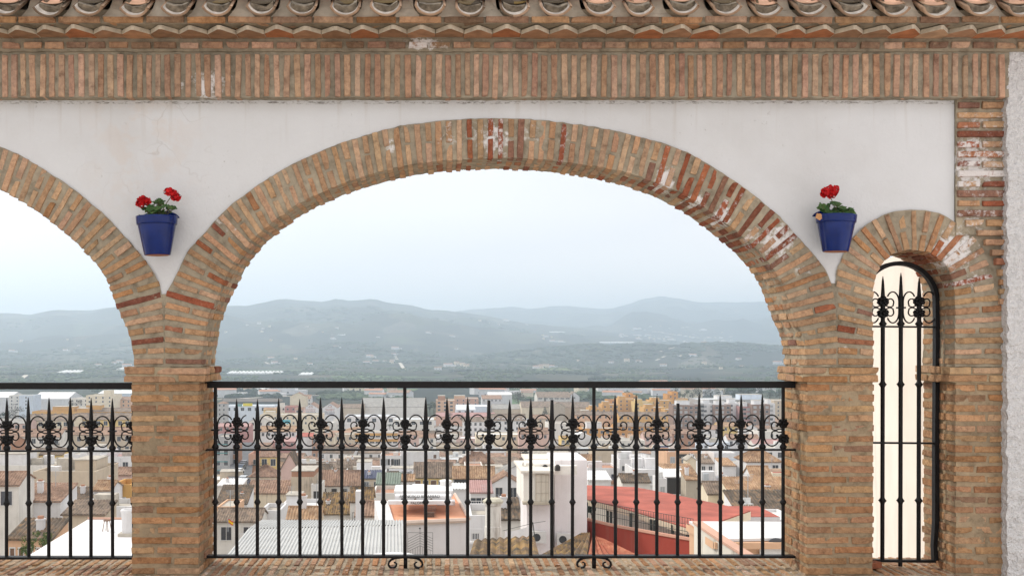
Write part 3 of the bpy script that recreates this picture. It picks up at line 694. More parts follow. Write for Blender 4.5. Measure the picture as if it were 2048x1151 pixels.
# --- the arched grille in the narrow opening
gate = thing('arched_grille', 'narrow round-topped black iron grille in the small arch', 'grille', (0,0,0))
gx0, gx1, gyc, gr = 1722.0, 1871.0, 601.0, 74.5
pts = [(gx1-1.5,1119),(gx1-3,1090),(gx1,1040),(gx1,900),(gx1+1,760),(gx1+1.5,660)]+[((gx0+gx1)/2+1+gr*math.cos(math.radians(a)), gyc-gr*math.sin(math.radians(a))) for a in range(0,181,9)]+[(gx0,660),(gx0,900),(gx0,1119)]
mb = MB()
for i, w in enumerate((0,)):
    P3 = [(rx(a), b) for a, b in pts]; n = len(P3); hw, hd = .0115, .020
    L_, R_ = [], []
    for i, (x, y) in enumerate(P3):
        a = np.array(P3[max(i-1,0)]); b = np.array(P3[min(i+1,n-1)]); t = np.array([b[0]-a[0], rz(b[1])-rz(a[1])]); t /= np.linalg.norm(t); nn_ = np.array([-t[1], t[0]])
        L_.append((x+nn_[0]*hw, rz(y)+nn_[1]*hw)); R_.append((x-nn_[0]*hw, rz(y)-nn_[1]*hw))
    vs = []
    for i in range(n): vs += [(L_[i][0],yr-hd,L_[i][1]),(R_[i][0],yr-hd,R_[i][1]),(R_[i][0],yr+hd,R_[i][1]),(L_[i][0],yr+hd,L_[i][1])]
    fs = [(4*i+j, 4*i+(j+1)%4, 4*i+4+(j+1)%4, 4*i+4+j) for i in range(n-1) for j in range(4)]+[(3,2,1,0),(4*n-4,4*n-3,4*n-2,4*n-1)]
    mb.add(vs, fs)
mb.build('arched_frame', M_iron, gate)
for y0, y1, e_ in ((650.5,654,1885),(882.5,886,1884),(1117,1122,1870)):
    mb = MB(); xa, xb = rx(1718), rx(e_); d = -.006
    mb.add([(xa,yr-.014,rz(y1)),(xb,yr-.014,rz(y1+1.5)),(xb,yr+.014,rz(y1+1.5)),(xa,yr+.014,rz(y1)),(xa,yr-.014,rz(y0)),(xb,yr-.014,rz(y0+1.5)),(xb,yr+.014,rz(y0+1.5)),(xa,yr+.014,rz(y0))], [(3,2,1,0),(4,5,6,7),(0,1,5,4),(1,2,6,5),(2,3,7,6),(3,0,4,7)]); mb.build('cross_rail', M_iron, gate)
def gbar(x, tip, bot, kn):
    mb = MB(); r = .0118; pr = [(r, rz(bot))]
    for y in kn: pr += [(r, rz(y+6.5)),(r*1.2, rz(y+4)),(r*1.95, rz(y)),(r*1.2, rz(y-4)),(r, rz(y-6.5))]
    pr += [(r*1.2, rz(607)),(r*1.1, rz(598)),(r*.55, rz(tip+10)),(r*.12, rz(tip)),(0, rz(tip)-.0004)]
    mb.lathe(pr, (0,0,0), 10); o = mb.build('bar', M_iron, gate, True); o.location = (rx(x), yr, 0); o.rotation_euler = (0, math.radians(.12), 0)
for x, tip, b_ in ((1765.5,552,1118),(1801.5,545,1131),(1838,555,1118)): gbar(x, tip, b_, (1000,768,647))
for x in (1766,1838):
    for py in (602,626): r = put('rosette', RO, gate, (rx(x), yr, rz(py))); r.rotation_euler = (0, random.uniform(0,1), 0)
put('clamp', CL, gate, (rx(1802),0,rz(615)-rz(859)))
for e_, r_ in ((1729,1766),(1802,1766),(1802,1838),(1875,1838)): put('scroll', scroll_mesh(e_, r_), gate, (0,0,rz(614)-rz(859.7)))
# fallen brick wedged under the grille
bk = Bricks(); bk.add(np.array([fx(1752),.16,zs+.022]), np.array([.9,.44,0]), ZV, np.array([-.44,.9,0]), .075,.018,.05, (.30,.11,.06)); o = bk.build('loose_brick', None); tag(o, 'loose red brick wedged under the arched grille', 'brick')

# ================================================================= POTS AND GERANIUMS
M_glaze = mat_flat('cobalt_glaze', (.002,.0155,.115), .2, .2, 14, spec=.26); M_terra = mat_flat('bare_terracotta', (.36,.15,.08), .9, .15, 20)
M_soil = mat_flat('potting_soil', (.045,.03,.02), 1, .4, 40, bmp=.02)
M_leaf = mat_leaf('geranium_leaf', (.025,.075,.02), (.085,.16,.04)); M_petal = mat_leaf('geranium_petal', (.38,.004,.008), (.62,.012,.014)); M_stem = mat_flat('geranium_stem', (.12,.10,.05), .7); M_dry = mat_flat('withered_leaf', (.42,.22,.10), .9)
def pot(px, ytop, ybot, wtop, wbot, label, tilt, backside):
    yc = -.105; D = D0+yc; k = D/F
    root = thing('wall_pot', label, 'flower pot', ((px-CX)*k, yc, (HY-ybot)*k), 0, 'blue pots hung on the arcade')
    H = (ybot-ytop)*k; ra, rb = wtop/2*k, wbot/2*k
    root.rotation_euler = (0, tilt, 0)
    mb = MB(); rim = H*.21
    def sq(r): return r
    prof = [(0,0),(rb*.97,0),(rb,.004),(ra*.90,H-rim-.004),(ra*.90,H-rim)]
    mb.lathe(prof, (0,0,0), 32, 0); o = mb.build('pot_body', [M_glaze], root, True)
    mb = MB(); mb.lathe([(ra*.90,H-rim),(ra*.945,H-rim-.001),(ra*.96,H-rim+.005),(ra*.985,H-.006),(ra*.985,H),(ra*.9,H),(ra*.86,H-.03)], (0,0,0), 32, 0); mb.build('pot_rim', M_glaze, root, True)
    mb = MB(); mb.lathe([(0,-.001),(rb*.9,-.001),(rb*.9,.001)], (0,0,0), 24, 0); mb.build('pot_base', M_terra, root)
    mb = MB(); mb.grid(lambda u,v: (ra*.88*math.cos(6.2832*u)*v, ra*.88*math.sin(6.2832*u)*v, H-.022+.006*noise.noise(Vector((u*9,v*5,px)))), 20, 4); mb.build('soil', M_soil, root)
    mb = MB(); pts = [(ra*.92*math.cos(a), .085, H+ra*.36*math.sin(a)*(1.0)) for a in np.linspace(0, math.pi, 17)]
    vs = [(x,.072,z) for x,_,z in pts]+[(x,.090,z) for x,_,z in pts]; n = len(pts)
    mb.add(vs, [tuple(range(n)), tuple(range(2*n-1,n-1,-1))]+[(i,n+i,n+i+1,i+1) for i in range(n-1)]); mb.build('pot_back', M_glaze, root, False)
    return root, k, H
def leaf(mb, c, r, nrm, mi=0):
    nrm = Vector(nrm).normalized(); a = nrm.orthogonal().normalized(); b = nrm.cross(a); ph = random.uniform(0,6.28); n = 15; vs = [Vector(c)-nrm*r*.18]
    for j in range(n):
        th = ph+6.2832*j/n; rr = r*(1+.13*math.cos(5*th+ph))*(.72 if j == 0 else 1); vs.append(Vector(c)+a*rr*math.cos(th)+b*rr*math.sin(th)+nrm*r*.12*math.sin(3*th))
    mb.add(vs, [(0,j+1,(j+1)%n+1) for j in range(n)], mi)
def geranium(px0, py0, leaves, heads, label, dry=None):
    yc = -.105; D = D0+yc
    def Q(px, py, dy=0): p = P(px, py, D+dy); return p
    base = Q(px0, py0); root = thing('geranium', label, 'plant', base, 0, 'red geraniums in blue wall pots')
    L = lambda p: p-base
    mb, sm = MB(), MB()
    for px, py, r in leaves:
        for k in range(2):
            c = L(Q(px+random.gauss(0,2.2), py+random.gauss(0,1.6), random.uniform(-.06,.045)))
            leaf(mb, c, r*S0*random.uniform(.75,1.1), (random.gauss(0,.35), -.55+random.gauss(0,.3), .75))
            sm.tube([c, (c+Vector((random.gauss(0,.01),0,-.03)))*.5, (random.gauss(0,.01),random.gauss(0,.01),-.015)], .0018, 5)
    if dry: leaf(mb, L(Q(*dry, -.10)), 7*S0, (.2,-1,.2), 1)
    mb.build('leaves', [M_leaf, M_dry], root); 
    for hx, hy, lobes in heads:
        top = L(Q(hx, hy, -.02)); sm.tube([(0.01,0,-.01), top*.5+Vector((.004,0,.004)), top], .0022, 6)
        fmb = MB()
        for (ox, oy, rr) in lobes:
            cc = L(Q(hx+ox, hy+oy, -.03))
            for q in range(46):
                d = Vector((random.gauss(0,1), random.gauss(0,1), random.gauss(0,1))).normalized(); p = cc+Vector((d.x*rr*S0, d.y*rr*S0*.8, d.z*rr*S0*.78))
                nrm = (d+Vector((random.gauss(0,.35),random.gauss(0,.35),random.gauss(0,.35)))).normalized()
                a = nrm.orthogonal().normalized(); b = nrm.cross(a); r = random.uniform(.0065,.0105)
                vs = [p]+[p+a*r*math.cos(t)+b*r*math.sin(t)+nrm*r*.35 for t in np.linspace(0,6.28,6)[:-1]]
                fmb.add(vs, [(0,j+1,(j+1)%5+1) for j in range(5)])
            fmb.blob(cc, rr*S0*.8, 0, (1,.8,.8), .15)
        fmb.build('flower_head', M_petal, root)
    sm.build('stems', M_stem, root, True)
    return root
pot(315, 433, 510, 83, 52, 'glossy cobalt blue half pot on the plaster between the two wide arches', math.radians(-1.2), 1)
pot(1671, 430, 503, 80, 51, 'glossy cobalt blue pot on the plaster beside the narrow arch', math.radians(1.2), -1)
geranium(313, 433, [(288,431,9),(292,423,7),(301,416,9),(312,404,9),(318,401,8),(322,409,8),(331,417,9),(340,416,8),(345,414,7),(318,420,10),(326,424,10),(309,426,9),(303,424,8),(314,413,8),(325,402,5)],
    [(285,404,[(0,-4,9),(7,-2,8.5),(-4,3,8)]), (343,392,[(-5,-9,8.5),(3,-5,8.5),(9,2,8.5)])], 'geranium with two red flower heads in the pot between wide arches')
geranium(1672, 430, [(1645,412,9),(1650,418,9),(1658,414,8),(1654,425,9),(1668,406,10),(1676,408,9),(1672,420,10),(1681,416,10),(1690,421,10),(1699,419,8),(1702,428,10),(1694,431,8),(1685,428,9),(1640,416,5),(1664,428,9)],
    [(1660,392,[(-4,-10,11),(6,-13,11),(3,-5,10),(-9,-5,8)])], 'geranium with a single red flower head beside the narrow arch', (1638,433))
# ================================================================= LAND
ZB = [(2,-4.5),(8,-9),(20,-17),(45,-24),(75,-27),(110,-30),(150,-33),(210,-37),(280,-41),(380,-47),(500,-55),(650,-61),(800,-65.5),(1000,-69),(1300,-71),(1900,-73),(3000,-75),(60000,-76)]
_zx = np.log([a for a,_ in ZB]); _zz = np.array([b for _,b in ZB])
def zbase(D): return float(np.interp(math.log(max(D,2)), _zx, _zz))
def Dground(py):
    lo, hi = 30.0, 20000.0
    for _ in range(50):
        m = math.sqrt(lo*hi)
        if HY-zbase(m)*F/m > py: lo = m
        else: hi = m
    return lo
RIDGES = [(8300, 2900, 1600, [(-900,640),(-400,625),(0,626),(60,629),(120,621),(180,622),(235,614),(300,612),(440,612),(500,613),(540,603),(565,600),(600,605),(640,608),(675,600),(700,606),(742,601),(770,609),(830,614),(900,625),(960,632),(1050,645),(1150,656),(1250,667),(1400,684),(1700,700),(2600,720)]),
          (13200, 4300, 2200, [(-900,660),(400,650),(800,632),(900,627),(960,620),(1030,616),(1060,619),(1130,613),(1170,617),(1220,620),(1250,611),(1290,599),(1320,595),(1352,600),(1400,607),(1440,606),(1480,608),(1530,605),(1570,602),(1700,600),(2600,612)]),
          (10000, 1500, 1200, [(-900,700),(900,700),(1250,668),(1330,655),(1420,640),(1500,646),(1570,640),(1700,638),(2600,640)]),
          (5500, 1000, 900, [(-900,695),(-100,690),(60,692),(150,686),(260,690),(440,690),(520,685),(600,688),(700,678),(760,667),(840,657),(900,665),(960,678),(1020,692),(1100,704),(1300,712),(2600,720)]),
          (4250, 480, 600, [(-900,725),(0,722),(200,716),(430,722),(560,712),(700,720),(820,708),(900,716),(1000,706),(1060,700),(1120,694),(1180,690),(1230,694),(1290,689),(1340,694),(1400,687),(1480,688),(1520,690),(1570,692),(1700,690),(2600,700)])]
def land(px, D):
    """height of the land on the bearing of photo column px, D metres out"""
    z0 = zbase(D); x = (px-CX)*D/F; y = D; best = 0
    if D > 900:
        n1 = noise.fractal(Vector((x/1300, y/1300, .3)), 1.0, 2.1, 4); n2 = noise.fractal(Vector((x/420, y/420, 5.3)), 1.0, 2.0, 4)
    else: n1 = n2 = 0
    for Dc, wf, wb, prof in RIDGES:
        w = wf if D < Dc else wb; u = abs(D-Dc)/w
        if u > 2.6: continue
        el = np.interp(px, [a for a,_ in prof], [b for _,b in prof])+2.2*noise.noise(Vector((px/38, Dc, 0)))+.7*noise.noise(Vector((px/13, Dc, 3))); zc = (HY-el)*Dc/F
        s = math.exp(-(u*(1+.35*n1))**2*1.1)
        h = (zc-zbase(Dc))*s + (zc-zbase(Dc))*(n2*.16+n1*.10)*(s*(1.0-s)*4*.8+.14*s)
        best = max(best, h)
    roll = 0
    if D > 1500: roll = max(0, n2)*min(1,(D-1500)/2500)*22+max(0,n1)*min(1,(D-1500)/3000)*20
    return z0+max(best+roll*.45*(best < 60), roll)
def mat_land():
    m, n, l, b = newmat('hill_country', .95, .05); co = objco(n)
    v = n.new('ShaderNodeTexVoronoi'); v.inputs['Scale'].default_value = .0085; v.inputs['Randomness'].default_value = 1
    wv = n.new('ShaderNodeVectorMath'); wv.operation = 'ADD'; l.new(co, wv.inputs[0])
    q = n.new('ShaderNodeTexNoise'); q.inputs['Scale'].default_value = .006; l.new(co, q.inputs['Vector']); qs = n.new('ShaderNodeVectorMath'); qs.operation = 'SCALE'; qs.inputs['Scale'].default_value = 90; l.new(q.outputs['Color'], qs.inputs[0]); l.new(qs.outputs[0], wv.inputs[1])
    l.new(scaled(n, l, wv.outputs[0], (1,.55,1)), v.inputs['Vector'])
    sep = n.new('ShaderNodeSeparateColor'); l.new(v.outputs['Color'], sep.inputs[0])
    c = ramp(n, l, sep.outputs[0], [(.0,(.012,.019,.017)),(.38,(.020,.028,.022)),(.58,(.040,.044,.032)),(.74,(.052,.064,.034)),(.84,(.11,.092,.07)),(.92,(.055,.082,.036)),(1,(.15,.135,.11))])
    a = tex(n, l, 'Noise', co, .035, 5, .65); a2 = tex(n, l, 'Noise', co, .004, 5, .6)
    c = mixc(n, l, 1.0, c, ramp(n, l, a, [(.3,(.45,.45,.45)),(.6,(1.1,1.1,1.1)),(.75,(1.5,1.45,1.3))]), 'MULTIPLY')
    c = mixc(n, l, ramp(n, l, a2, [(.45,0),(.62,.7)]), c, (.015,.023,.019))
    wave = n.new('ShaderNodeTexWave'); wave.inputs['Scale'].default_value = .018; wave.inputs['Distortion'].default_value = 6; wave.inputs['Detail'].default_value = 2; wave.inputs['Detail Scale'].default_value = .3; wave.bands_direction = 'Y'; l.new(co, wave.inputs['Vector'])
    c = mixc(n, l, math_(n, l, 'MULTIPLY', ramp(n, l, wave.outputs['Fac'], [(.5,0),(.9,1)]), .38), c, (.10,.10,.06))
    sp = n.new('ShaderNodeSeparateXYZ'); l.new(co, sp.inputs[0])
    town = ramp(n, l, math_(n, l, 'MULTIPLY', sp.outputs['Y'], 1/1000), [(.78,1),(1.02,0)])
    c = mixc(n, l, town, c, ramp(n, l, tex(n, l, 'Noise', co, .2, 4, .6), [(.3,(.20,.18,.15)),(.7,(.36,.33,.28))])); l.new(c, b.inputs['Base Color']); return m
mb = MB(); pxs = np.linspace(-1500, 3200, 341); Ds = np.concatenate([np.geomspace(8, 900, 40), np.geomspace(950, 17500, 210)])
mb.v = [(float((px-CX)*D/F), float(D-D0), land(float(px), float(D))) for D in Ds for px in pxs]
W_n = len(pxs)
mb.f = [(j*W_n+i, j*W_n+i+1, (j+1)*W_n+i+1, (j+1)*W_n+i) for j in range(len(Ds)-1) for i in range(W_n-1)]; mb.m = [0]*len(mb.f)
tag(mb.build('terrain', mat_land(), None, True), kind='structure')
def on_land(px, D): return Vector(((px-CX)*D/F, D-D0, land(px, D)))
def Dland(px, py, lo=900.0, hi=9000.0):
    """first distance on column px at which the land shows at photo row py"""
    D = lo
    while D < hi:
        if HY-land(px, D)*F/D <= py: return D
        D *= 1.012
    return None
# terrace the camera stands on
mb = MB(); mb.box(-9, 3.5, -9.5, -.25, -1.85, -1.65); tag(mb.build('terrace_floor', mat_flat('terrace_paving', (.50,.45,.38), .9, .15, 3), None), kind='structure')

# ================================================================= TOWN
C_ = dict(white=(.70,.69,.69), offwhite=(.70,.67,.62), cream=(.72,.63,.48), beige=(.56,.47,.36), peach=(.66,.42,.27), ochre=(.62,.36,.12), orange=(.60,.30,.08), yellow=(.68,.50,.20), pink=(.62,.44,.39), grey=(.42,.42,.42), bluewhite=(.62,.68,.76), brick=(.40,.22,.14), brown=(.26,.17,.13), stone=(.46,.40,.32), red=(.36,.065,.045), salmon=(.60,.37,.28), rose=(.44,.23,.215))
R_tile = mat_roof('terracotta_roof', (.25,.165,.12), (.35,.225,.16), (.43,.29,.21))
R_brown = mat_roof('brown_tile_roof', (.18,.145,.115), (.26,.20,.155), (.34,.255,.19))
R_orange = mat_roof('orange_tile_roof', (.30,.185,.115), (.41,.26,.155), (.49,.34,.22))
R_dark = mat_roof('lichened_dark_roof', (.11,.092,.075), (.17,.135,.105), (.27,.18,.11))
R_moss = mat_roof('mossy_tile_roof', (.10,.085,.065), (.25,.165,.10), (.34,.22,.085))
R_red = mat_flat('red_painted_roof', (.365,.098,.068), .8, .34, .45, bmp=.01); R_orangef = mat_flat('orange_coated_roof', (.62,.29,.17), .8, .12, .9); R_white = mat_flat('white_coated_roof', (.70,.69,.675), .8, .08, .8)
R_grey = mat_flat('grey_sheet_roof', (.30,.285,.26), .8, .25, .5); R_gravel = mat_flat('gravel_roof', (.42,.385,.33), .95, .25, 1.2); R_terr = mat_flat('terracotta_paving', (.42,.22,.14), .85, .18, 1.5); R_green = mat_flat('green_felt_roof', (.17,.205,.165), .8, .15, 1); R_rose = mat_flat('rose_sheet_roof', (.40,.235,.215), .8, .15, 1); R_blue = mat_flat('dark_panel_roof', (.035,.045,.10), .35, .2, 2); R_lgrey = mat_flat('pale_sheet_roof', (.58,.60,.61), .55, .12, 1)
ROOFN = {id(R_tile):'terracotta tiled', id(R_brown):'brown tiled', id(R_orange):'orange tiled', id(R_dark):'dark weathered tiled', id(R_white):'white flat', id(R_terr):'red paved flat', id(R_gravel):'gravelled flat', id(R_grey):'grey sheet', id(R_red):'red painted', id(R_lgrey):'pale flat'}
M_glass = mat_flat('dark_window_glass', (.035,.04,.05), .15, .3, 3, spec=.6); M_frame = mat_flat('white_window_frame', (.62,.60,.57), .6, .05); M_shut = mat_flat('brown_shutter', (.16,.09,.055), .7, .15); M_shutg = mat_flat('green_shutter', (.03,.13,.10), .7, .15); M_blind = mat_flat('grey_blind', (.36,.37,.38), .7, .1); M_dark = mat_flat('opening_shade_and_tyre', (.05,.045,.04), .9, .2)  # M_dark paints the shade inside openings as flat dark colour; also tyre black
M_concrete = mat_flat('weathered_concrete', (.44,.40,.34), .95, .25, 1.2); M_white = wall_mat(C_['white'], .25); M_metal = mat_flat('galvanised_metal', (.42,.44,.46), .5, .1, metal=.3); M_rail = mat_flat('dark_railing_paint', (.05,.06,.055), .6, .1); M_teal = mat_flat('teal_trim', (.12,.30,.30), .7, .1); M_acw = mat_flat('white_casing', (.66,.66,.64), .6, .05)
_win = {}
def win_mesh(w, h, style):
    key = (round(w,1), round(h,1), style)
    if key in _win: return _win[key]
    w, h = key[0], key[1]; mb = MB(); f = .07; pane = {'glass':M_glass,'shut':M_shut,'green':M_shutg,'blind':M_blind,'dark':M_dark,'door':M_shut}[style]
    mb.box(-w/2-f, w/2+f, -.05, .02, h, h+f*1.2); mb.box(-w/2-f, w/2+f, -.09, .02, -f*1.3, 0)
    mb.box(-w/2-f, -w/2, -.05, .02, 0, h); mb.box(w/2, w/2+f, -.05, .02, 0, h)
    mb.box(-w/2, w/2, -.012, .02, 0, h, 1)
    if style in ('glass','blind') and h > .6: mb.box(-.025, .025, -.03, .0, 0, h)
    _win[key] = mb.mesh('window', [M_frame, pane]); return _win[key]
def add_win(root, w, h, style, loc, near):
    if not near: return put('window', win_mesh(w, h, style), root, loc)
    key = (round(w,1), round(h,1), style, 'split')
    if key not in _win:
        me = win_mesh(w, h, style); bm = bmesh.new(); bm.from_mesh(me); bmesh.ops.delete(bm, geom=[f for f in bm.faces if f.material_index == 1], context='FACES'); a = bpy.data.meshes.new('window'); bm.to_mesh(a); bm.free(); a.materials.append(M_frame)
        bm = bmesh.new(); bm.from_mesh(me); bmesh.ops.delete(bm, geom=[f for f in bm.faces if f.material_index == 0], context='FACES'); b = bpy.data.meshes.new('pane'); bm.to_mesh(b); bm.free(); b.materials.append(me.materials[0]); b.materials.append(me.materials[1]); _win[key] = (a, b)
    a, b = _win[key]; o = put('window', a, root, loc); put('pane', b, o); return o
def slope(mb, a, b, c, d, dist, mi=0, th=.12, pitch=.26):
    """tiled slope, eave a-b, ridge d-c: rows of half-round tiles as real relief when near"""
    a, b, c, d = map(Vector, (a,b,c,d)); n = (b-a).cross(d-a).normalized(); L = (b-a).length
    if dist < 330:
        per = pitch if dist < 170 else pitch*1.7
        nu = min(int(L/per)*4, 420); nu = max(nu, 4)
        def fn(u, v):
            k = int(round(u*nu)) % 4; hgt = (0, .045, .08, .045)[k]*(per/.26)
            return (a.lerp(b,u)).lerp(d.lerp(c,u), v) + n*(hgt+.012*noise.noise(Vector((u*L*.9, v*7, dist))))
        mb.grid(fn, nu, 5, mi)
    else: mb.quad(a+n*.03, b+n*.03, c+n*.03, d+n*.03, mi)
    dn = n*-th
    o = [a,b,c,d]; lo = [p+dn for p in o]
    mb.add(o+lo, [(0,4,5,1),(1,5,6,2),(2,6,7,3),(3,7,4,0),(4,7,6,5)], mi)
def ac_unit(root, x, y, z):
    mb = MB(); mb.box(x-.42, x+.42, y-.32, y-.02, z, z+.6, 0); mb.lathe([(.20,0),(.21,.01),(.0,.012)], (0,0,0), 12, 1)
    k = len(mb.v)-12*3
    for i in range(k, len(mb.v)): a = mb.v[i]; mb.v[i] = (x-.1+a[0], y-.325-a[2], z+.3+a[1])
    return mb.build('air_conditioner', [M_acw, M_glass], root)
def chimney(root, x, y, z, h=1.2, w=.5, m=None):
    mb = MB(); mb.box(x-w/2, x+w/2, y-w/2, y+w/2, z-.8, z+h, 0); mb.box(x-w*.62, x+w*.62, y-w*.62, y+w*.62, z+h, z+h+.1, 0); mb.box(x-w*.35, x+w*.35, y-w*.35, y+w*.35, z+h+.1, z+h+.3, 1)
    return mb.build('chimney', [m or M_white, R_terr], root)
def antenna(root, x, y, z, h=2.4):
    mb = MB(); mb.tube([(x,y,z),(x,y,z+h)], .03, 5)
    for k in range(5): mb.tube([(x-.5+.04*k,y,z+h-.12*k),(x+.5-.04*k,y,z+h-.12*k)], .015, 4)
    return mb.build('antenna', M_metal, root)
def house(px0, px1, pyT, D, dep, h=None, yaw=0.0, wall='white', roof='flat', rm=None, rise=None, win=(0,0), label='', cat='house', group=None, wstyle='glass', name='house', base=None, side=0, chim=0, ant=0, ac=0, dirt=.35, wsize=None, par=.5, boxes=(), openz=()):
    if roof != 'flat' and name == 'house': dep *= .68; rise = rise*.75 if rise else rise
    xw = (px1-px0)*D/F; x0 = (px0-CX)*D/F; zT = (HY-pyT)*D/F
    gz_ = land((px0+px1)/2, D+dep*.5)
    if h is None: h = (base-pyT)*D/F if base else max(3.0, zT-gz_)
    zb_ = min(zT-h, gz_-.3); H = zT-zb_
    root = thing(name, label, cat, (x0+xw/2, D-D0, zb_), yaw, group)
    wc = C_[wall] if isinstance(wall, str) else wall; wm = wall_mat(wc, dirt); w = xw/2
    mb = MB(); rm = rm or (R_tile if roof != 'flat' else R_terr)
    if roof == 'flat':
        t = .22; zr = H-par
        mb.box(-w, w, 0, dep, 0, zr, 0, 't')
        if par > 0:
            mb.box(-w, w, 0, t, zr, H); mb.box(-w, w, dep-t, dep, zr, H); mb.box(-w, -w+t, t, dep-t, zr, H); mb.box(w-t, w, t, dep-t, zr, H)
        rb = MB(); rb.box(-w+.01, w-.01, .01, dep-.01, zr-.1, zr+.012); body = mb.build('wall', wm, root); ro = rb.build('roof', rm, root)
    else:
        r = rise if rise is not None else min(dep, xw)*.2; ov = .28
        mb.box(-w, w, 0, dep, 0, H, 0, 't'); rb = MB()
        if roof == 'gablex':
            mb.add([(-w,0,H),(-w,dep,H),(-w,dep/2,H+r)], [(0,2,1)]); mb.add([(w,0,H),(w,dep,H),(w,dep/2,H+r)], [(0,1,2)]); k = r/(dep/2)*ov
            slope(rb, (-w-.15,-ov,H-k), (w+.15,-ov,H-k), (w+.15,dep/2,H+r), (-w-.15,dep/2,H+r), D); slope(rb, (w+.15,dep+ov,H-k), (-w-.15,dep+ov,H-k), (-w-.15,dep/2,H+r), (w+.15,dep/2,H+r), D)
            rb.tube([(-w-.16,dep/2,H+r+.03),(w+.16,dep/2,H+r+.03)], .12, 6)
        elif roof == 'gabley':
            mb.add([(-w,0,H),(w,0,H),(0,0,H+r)], [(0,1,2)]); mb.add([(-w,dep,H),(w,dep,H),(0,dep,H+r)], [(0,2,1)]); k = r/w*ov
            slope(rb, (-w-ov,dep+.15,H-k), (-w-ov,-.15,H-k), (0,-.15,H+r), (0,dep+.15,H+r), D); slope(rb, (w+ov,-.15,H-k), (w+ov,dep+.15,H-k), (0,dep+.15,H+r), (0,-.15,H+r), D)
            rb.tube([(0,-.16,H+r+.03),(0,dep+.16,H+r+.03)], .12, 6)
        elif roof == 'shed':
            mb.add([(-w,0,H),(-w,dep,H),(-w,dep,H+r)], [(0,2,1)]); mb.add([(w,0,H),(w,dep,H),(w,dep,H+r)], [(0,1,2)]); mb.quad((-w,dep,H),(-w,dep,H+r),(w,dep,H+r),(w,dep,H)); k = r/dep*ov
            slope(rb, (-w-.12,-ov,H-k), (w+.12,-ov,H-k), (w+.12,dep+.1,H+r), (-w-.12,dep+.1,H+r), D)
        elif roof == 'hip':
            q = min(w, dep/2)*.95; k = .1
            slope(rb, (-w-ov,-ov,H-k), (w+ov,-ov,H-k), (w-q,dep/2,H+r), (-w+q,dep/2,H+r), D); slope(rb, (w+ov,dep+ov,H-k), (-w-ov,dep+ov,H-k), (-w+q,dep/2,H+r), (w-q,dep/2,H+r), D)
            slope(rb, (-w-ov,dep+ov,H-k), (-w-ov,-ov,H-k), (-w+q,dep/2,H+r), (-w+q,dep/2,H+r), D); slope(rb, (w+ov,-ov,H-k), (w+ov,dep+ov,H-k), (w-q,dep/2,H+r), (w-q,dep/2,H+r), D)
        body = mb.build('wall', wm, root); ro = rb.build('roof', rm, root)
    top = H-(par if roof == 'flat' else 0)
    nr, nc = win; st = wstyle if isinstance(wstyle, (list,tuple)) else [wstyle]
    ww, wh = wsize or (min(1.1, xw/max(nc,1)*.5), 1.35)
    fl = 3.0 if nr < 2 else min(3.1, max(2.4, (pyT and 3.0)))
    for a in range(nr):
        zz = top-fl*a-.75-wh
        if zz < .2: continue
        for c in range(nc):
            x = -w+xw*(c+.5)/nc
            o = add_win(root, ww, wh, random.choice(st), (x, 0, zz), D < 300)
        for c in range(side):
            o = add_win(root, ww, wh, random.choice(st), ((-w if px0 > CX else w), dep*(c+.5)/side, zz), D < 300); o.rotation_euler.z = -math.pi/2 if px0 > CX else math.pi/2
    ztop = H+(0 if roof == 'flat' else (rise if rise is not None else min(dep,xw)*.2)*.55)
    for k in range(chim): chimney(ro, random.uniform(-w*.7,w*.7), dep*random.uniform(.4,.7), ztop-(par if roof == 'flat' else 0), random.uniform(.7,1.5), .55)
    for k in range(ant): antenna(ro, random.uniform(-w*.7,w*.7), dep*random.uniform(.4,.8), ztop-.4, random.uniform(1.8,3))
    for k in range(ac): ac_unit(root, random.uniform(-w*.6,w*.6), 0, max(.5, top-random.uniform(1.6,3.0)))
    for (a0,a1,b0,b1,hh,m_) in boxes:                       # stair heads and roof rooms, as fractions of the plan
        mb = MB(); mb.box(-w+xw*a0, -w+xw*a1, dep*b0, dep*b1, top, top+hh); mb.box(-w+xw*a0-.12, -w+xw*a1+.12, dep*b0-.12, dep*b1+.12, top+hh, top+hh+.14, 1)
        mb.build('roof_room', [wall_mat(C_[m_],.3), R_gravel], root)
    for (x_a,x_b,z_a,z_b) in openz:                          # open galleries: flat dark panels, shade painted in place of a recess
        mb = MB(); mb.box(-w+xw*x_a, -w+xw*x_b, -.02, .03, top-z_b, top-z_a); mb.build('gallery_shade_panel', M_dark, root)
    if name == 'house' and D < 480:                          # roof clutter and balconies
        if roof == 'flat' and xw > 5:
            for k in range(random.choice([1,2,2,3])):
                a = random.uniform(1.2,2.6); bx_ = random.uniform(-w+.4, w-a-.4); by_ = random.uniform(dep*.2, dep*.75); hh_ = random.uniform(.7,2.1); mb = MB(); mb.box(bx_, bx_+a, by_, by_+a*.8, top, top+hh_); mb.build('roof_box', random.choice([M_white,wm,M_concrete,M_acw]), ro)
        if roof == 'flat' and random.random() < .35:
            mb = MB(); mb.lathe([(.45,0),(.45,1.1),(.40,1.2),(0,1.22)], (random.uniform(-w*.7,w*.7), dep*.6, top), 10); mb.build('roof_tank', random.choice([M_acw,M_metal,M_blind]), ro)
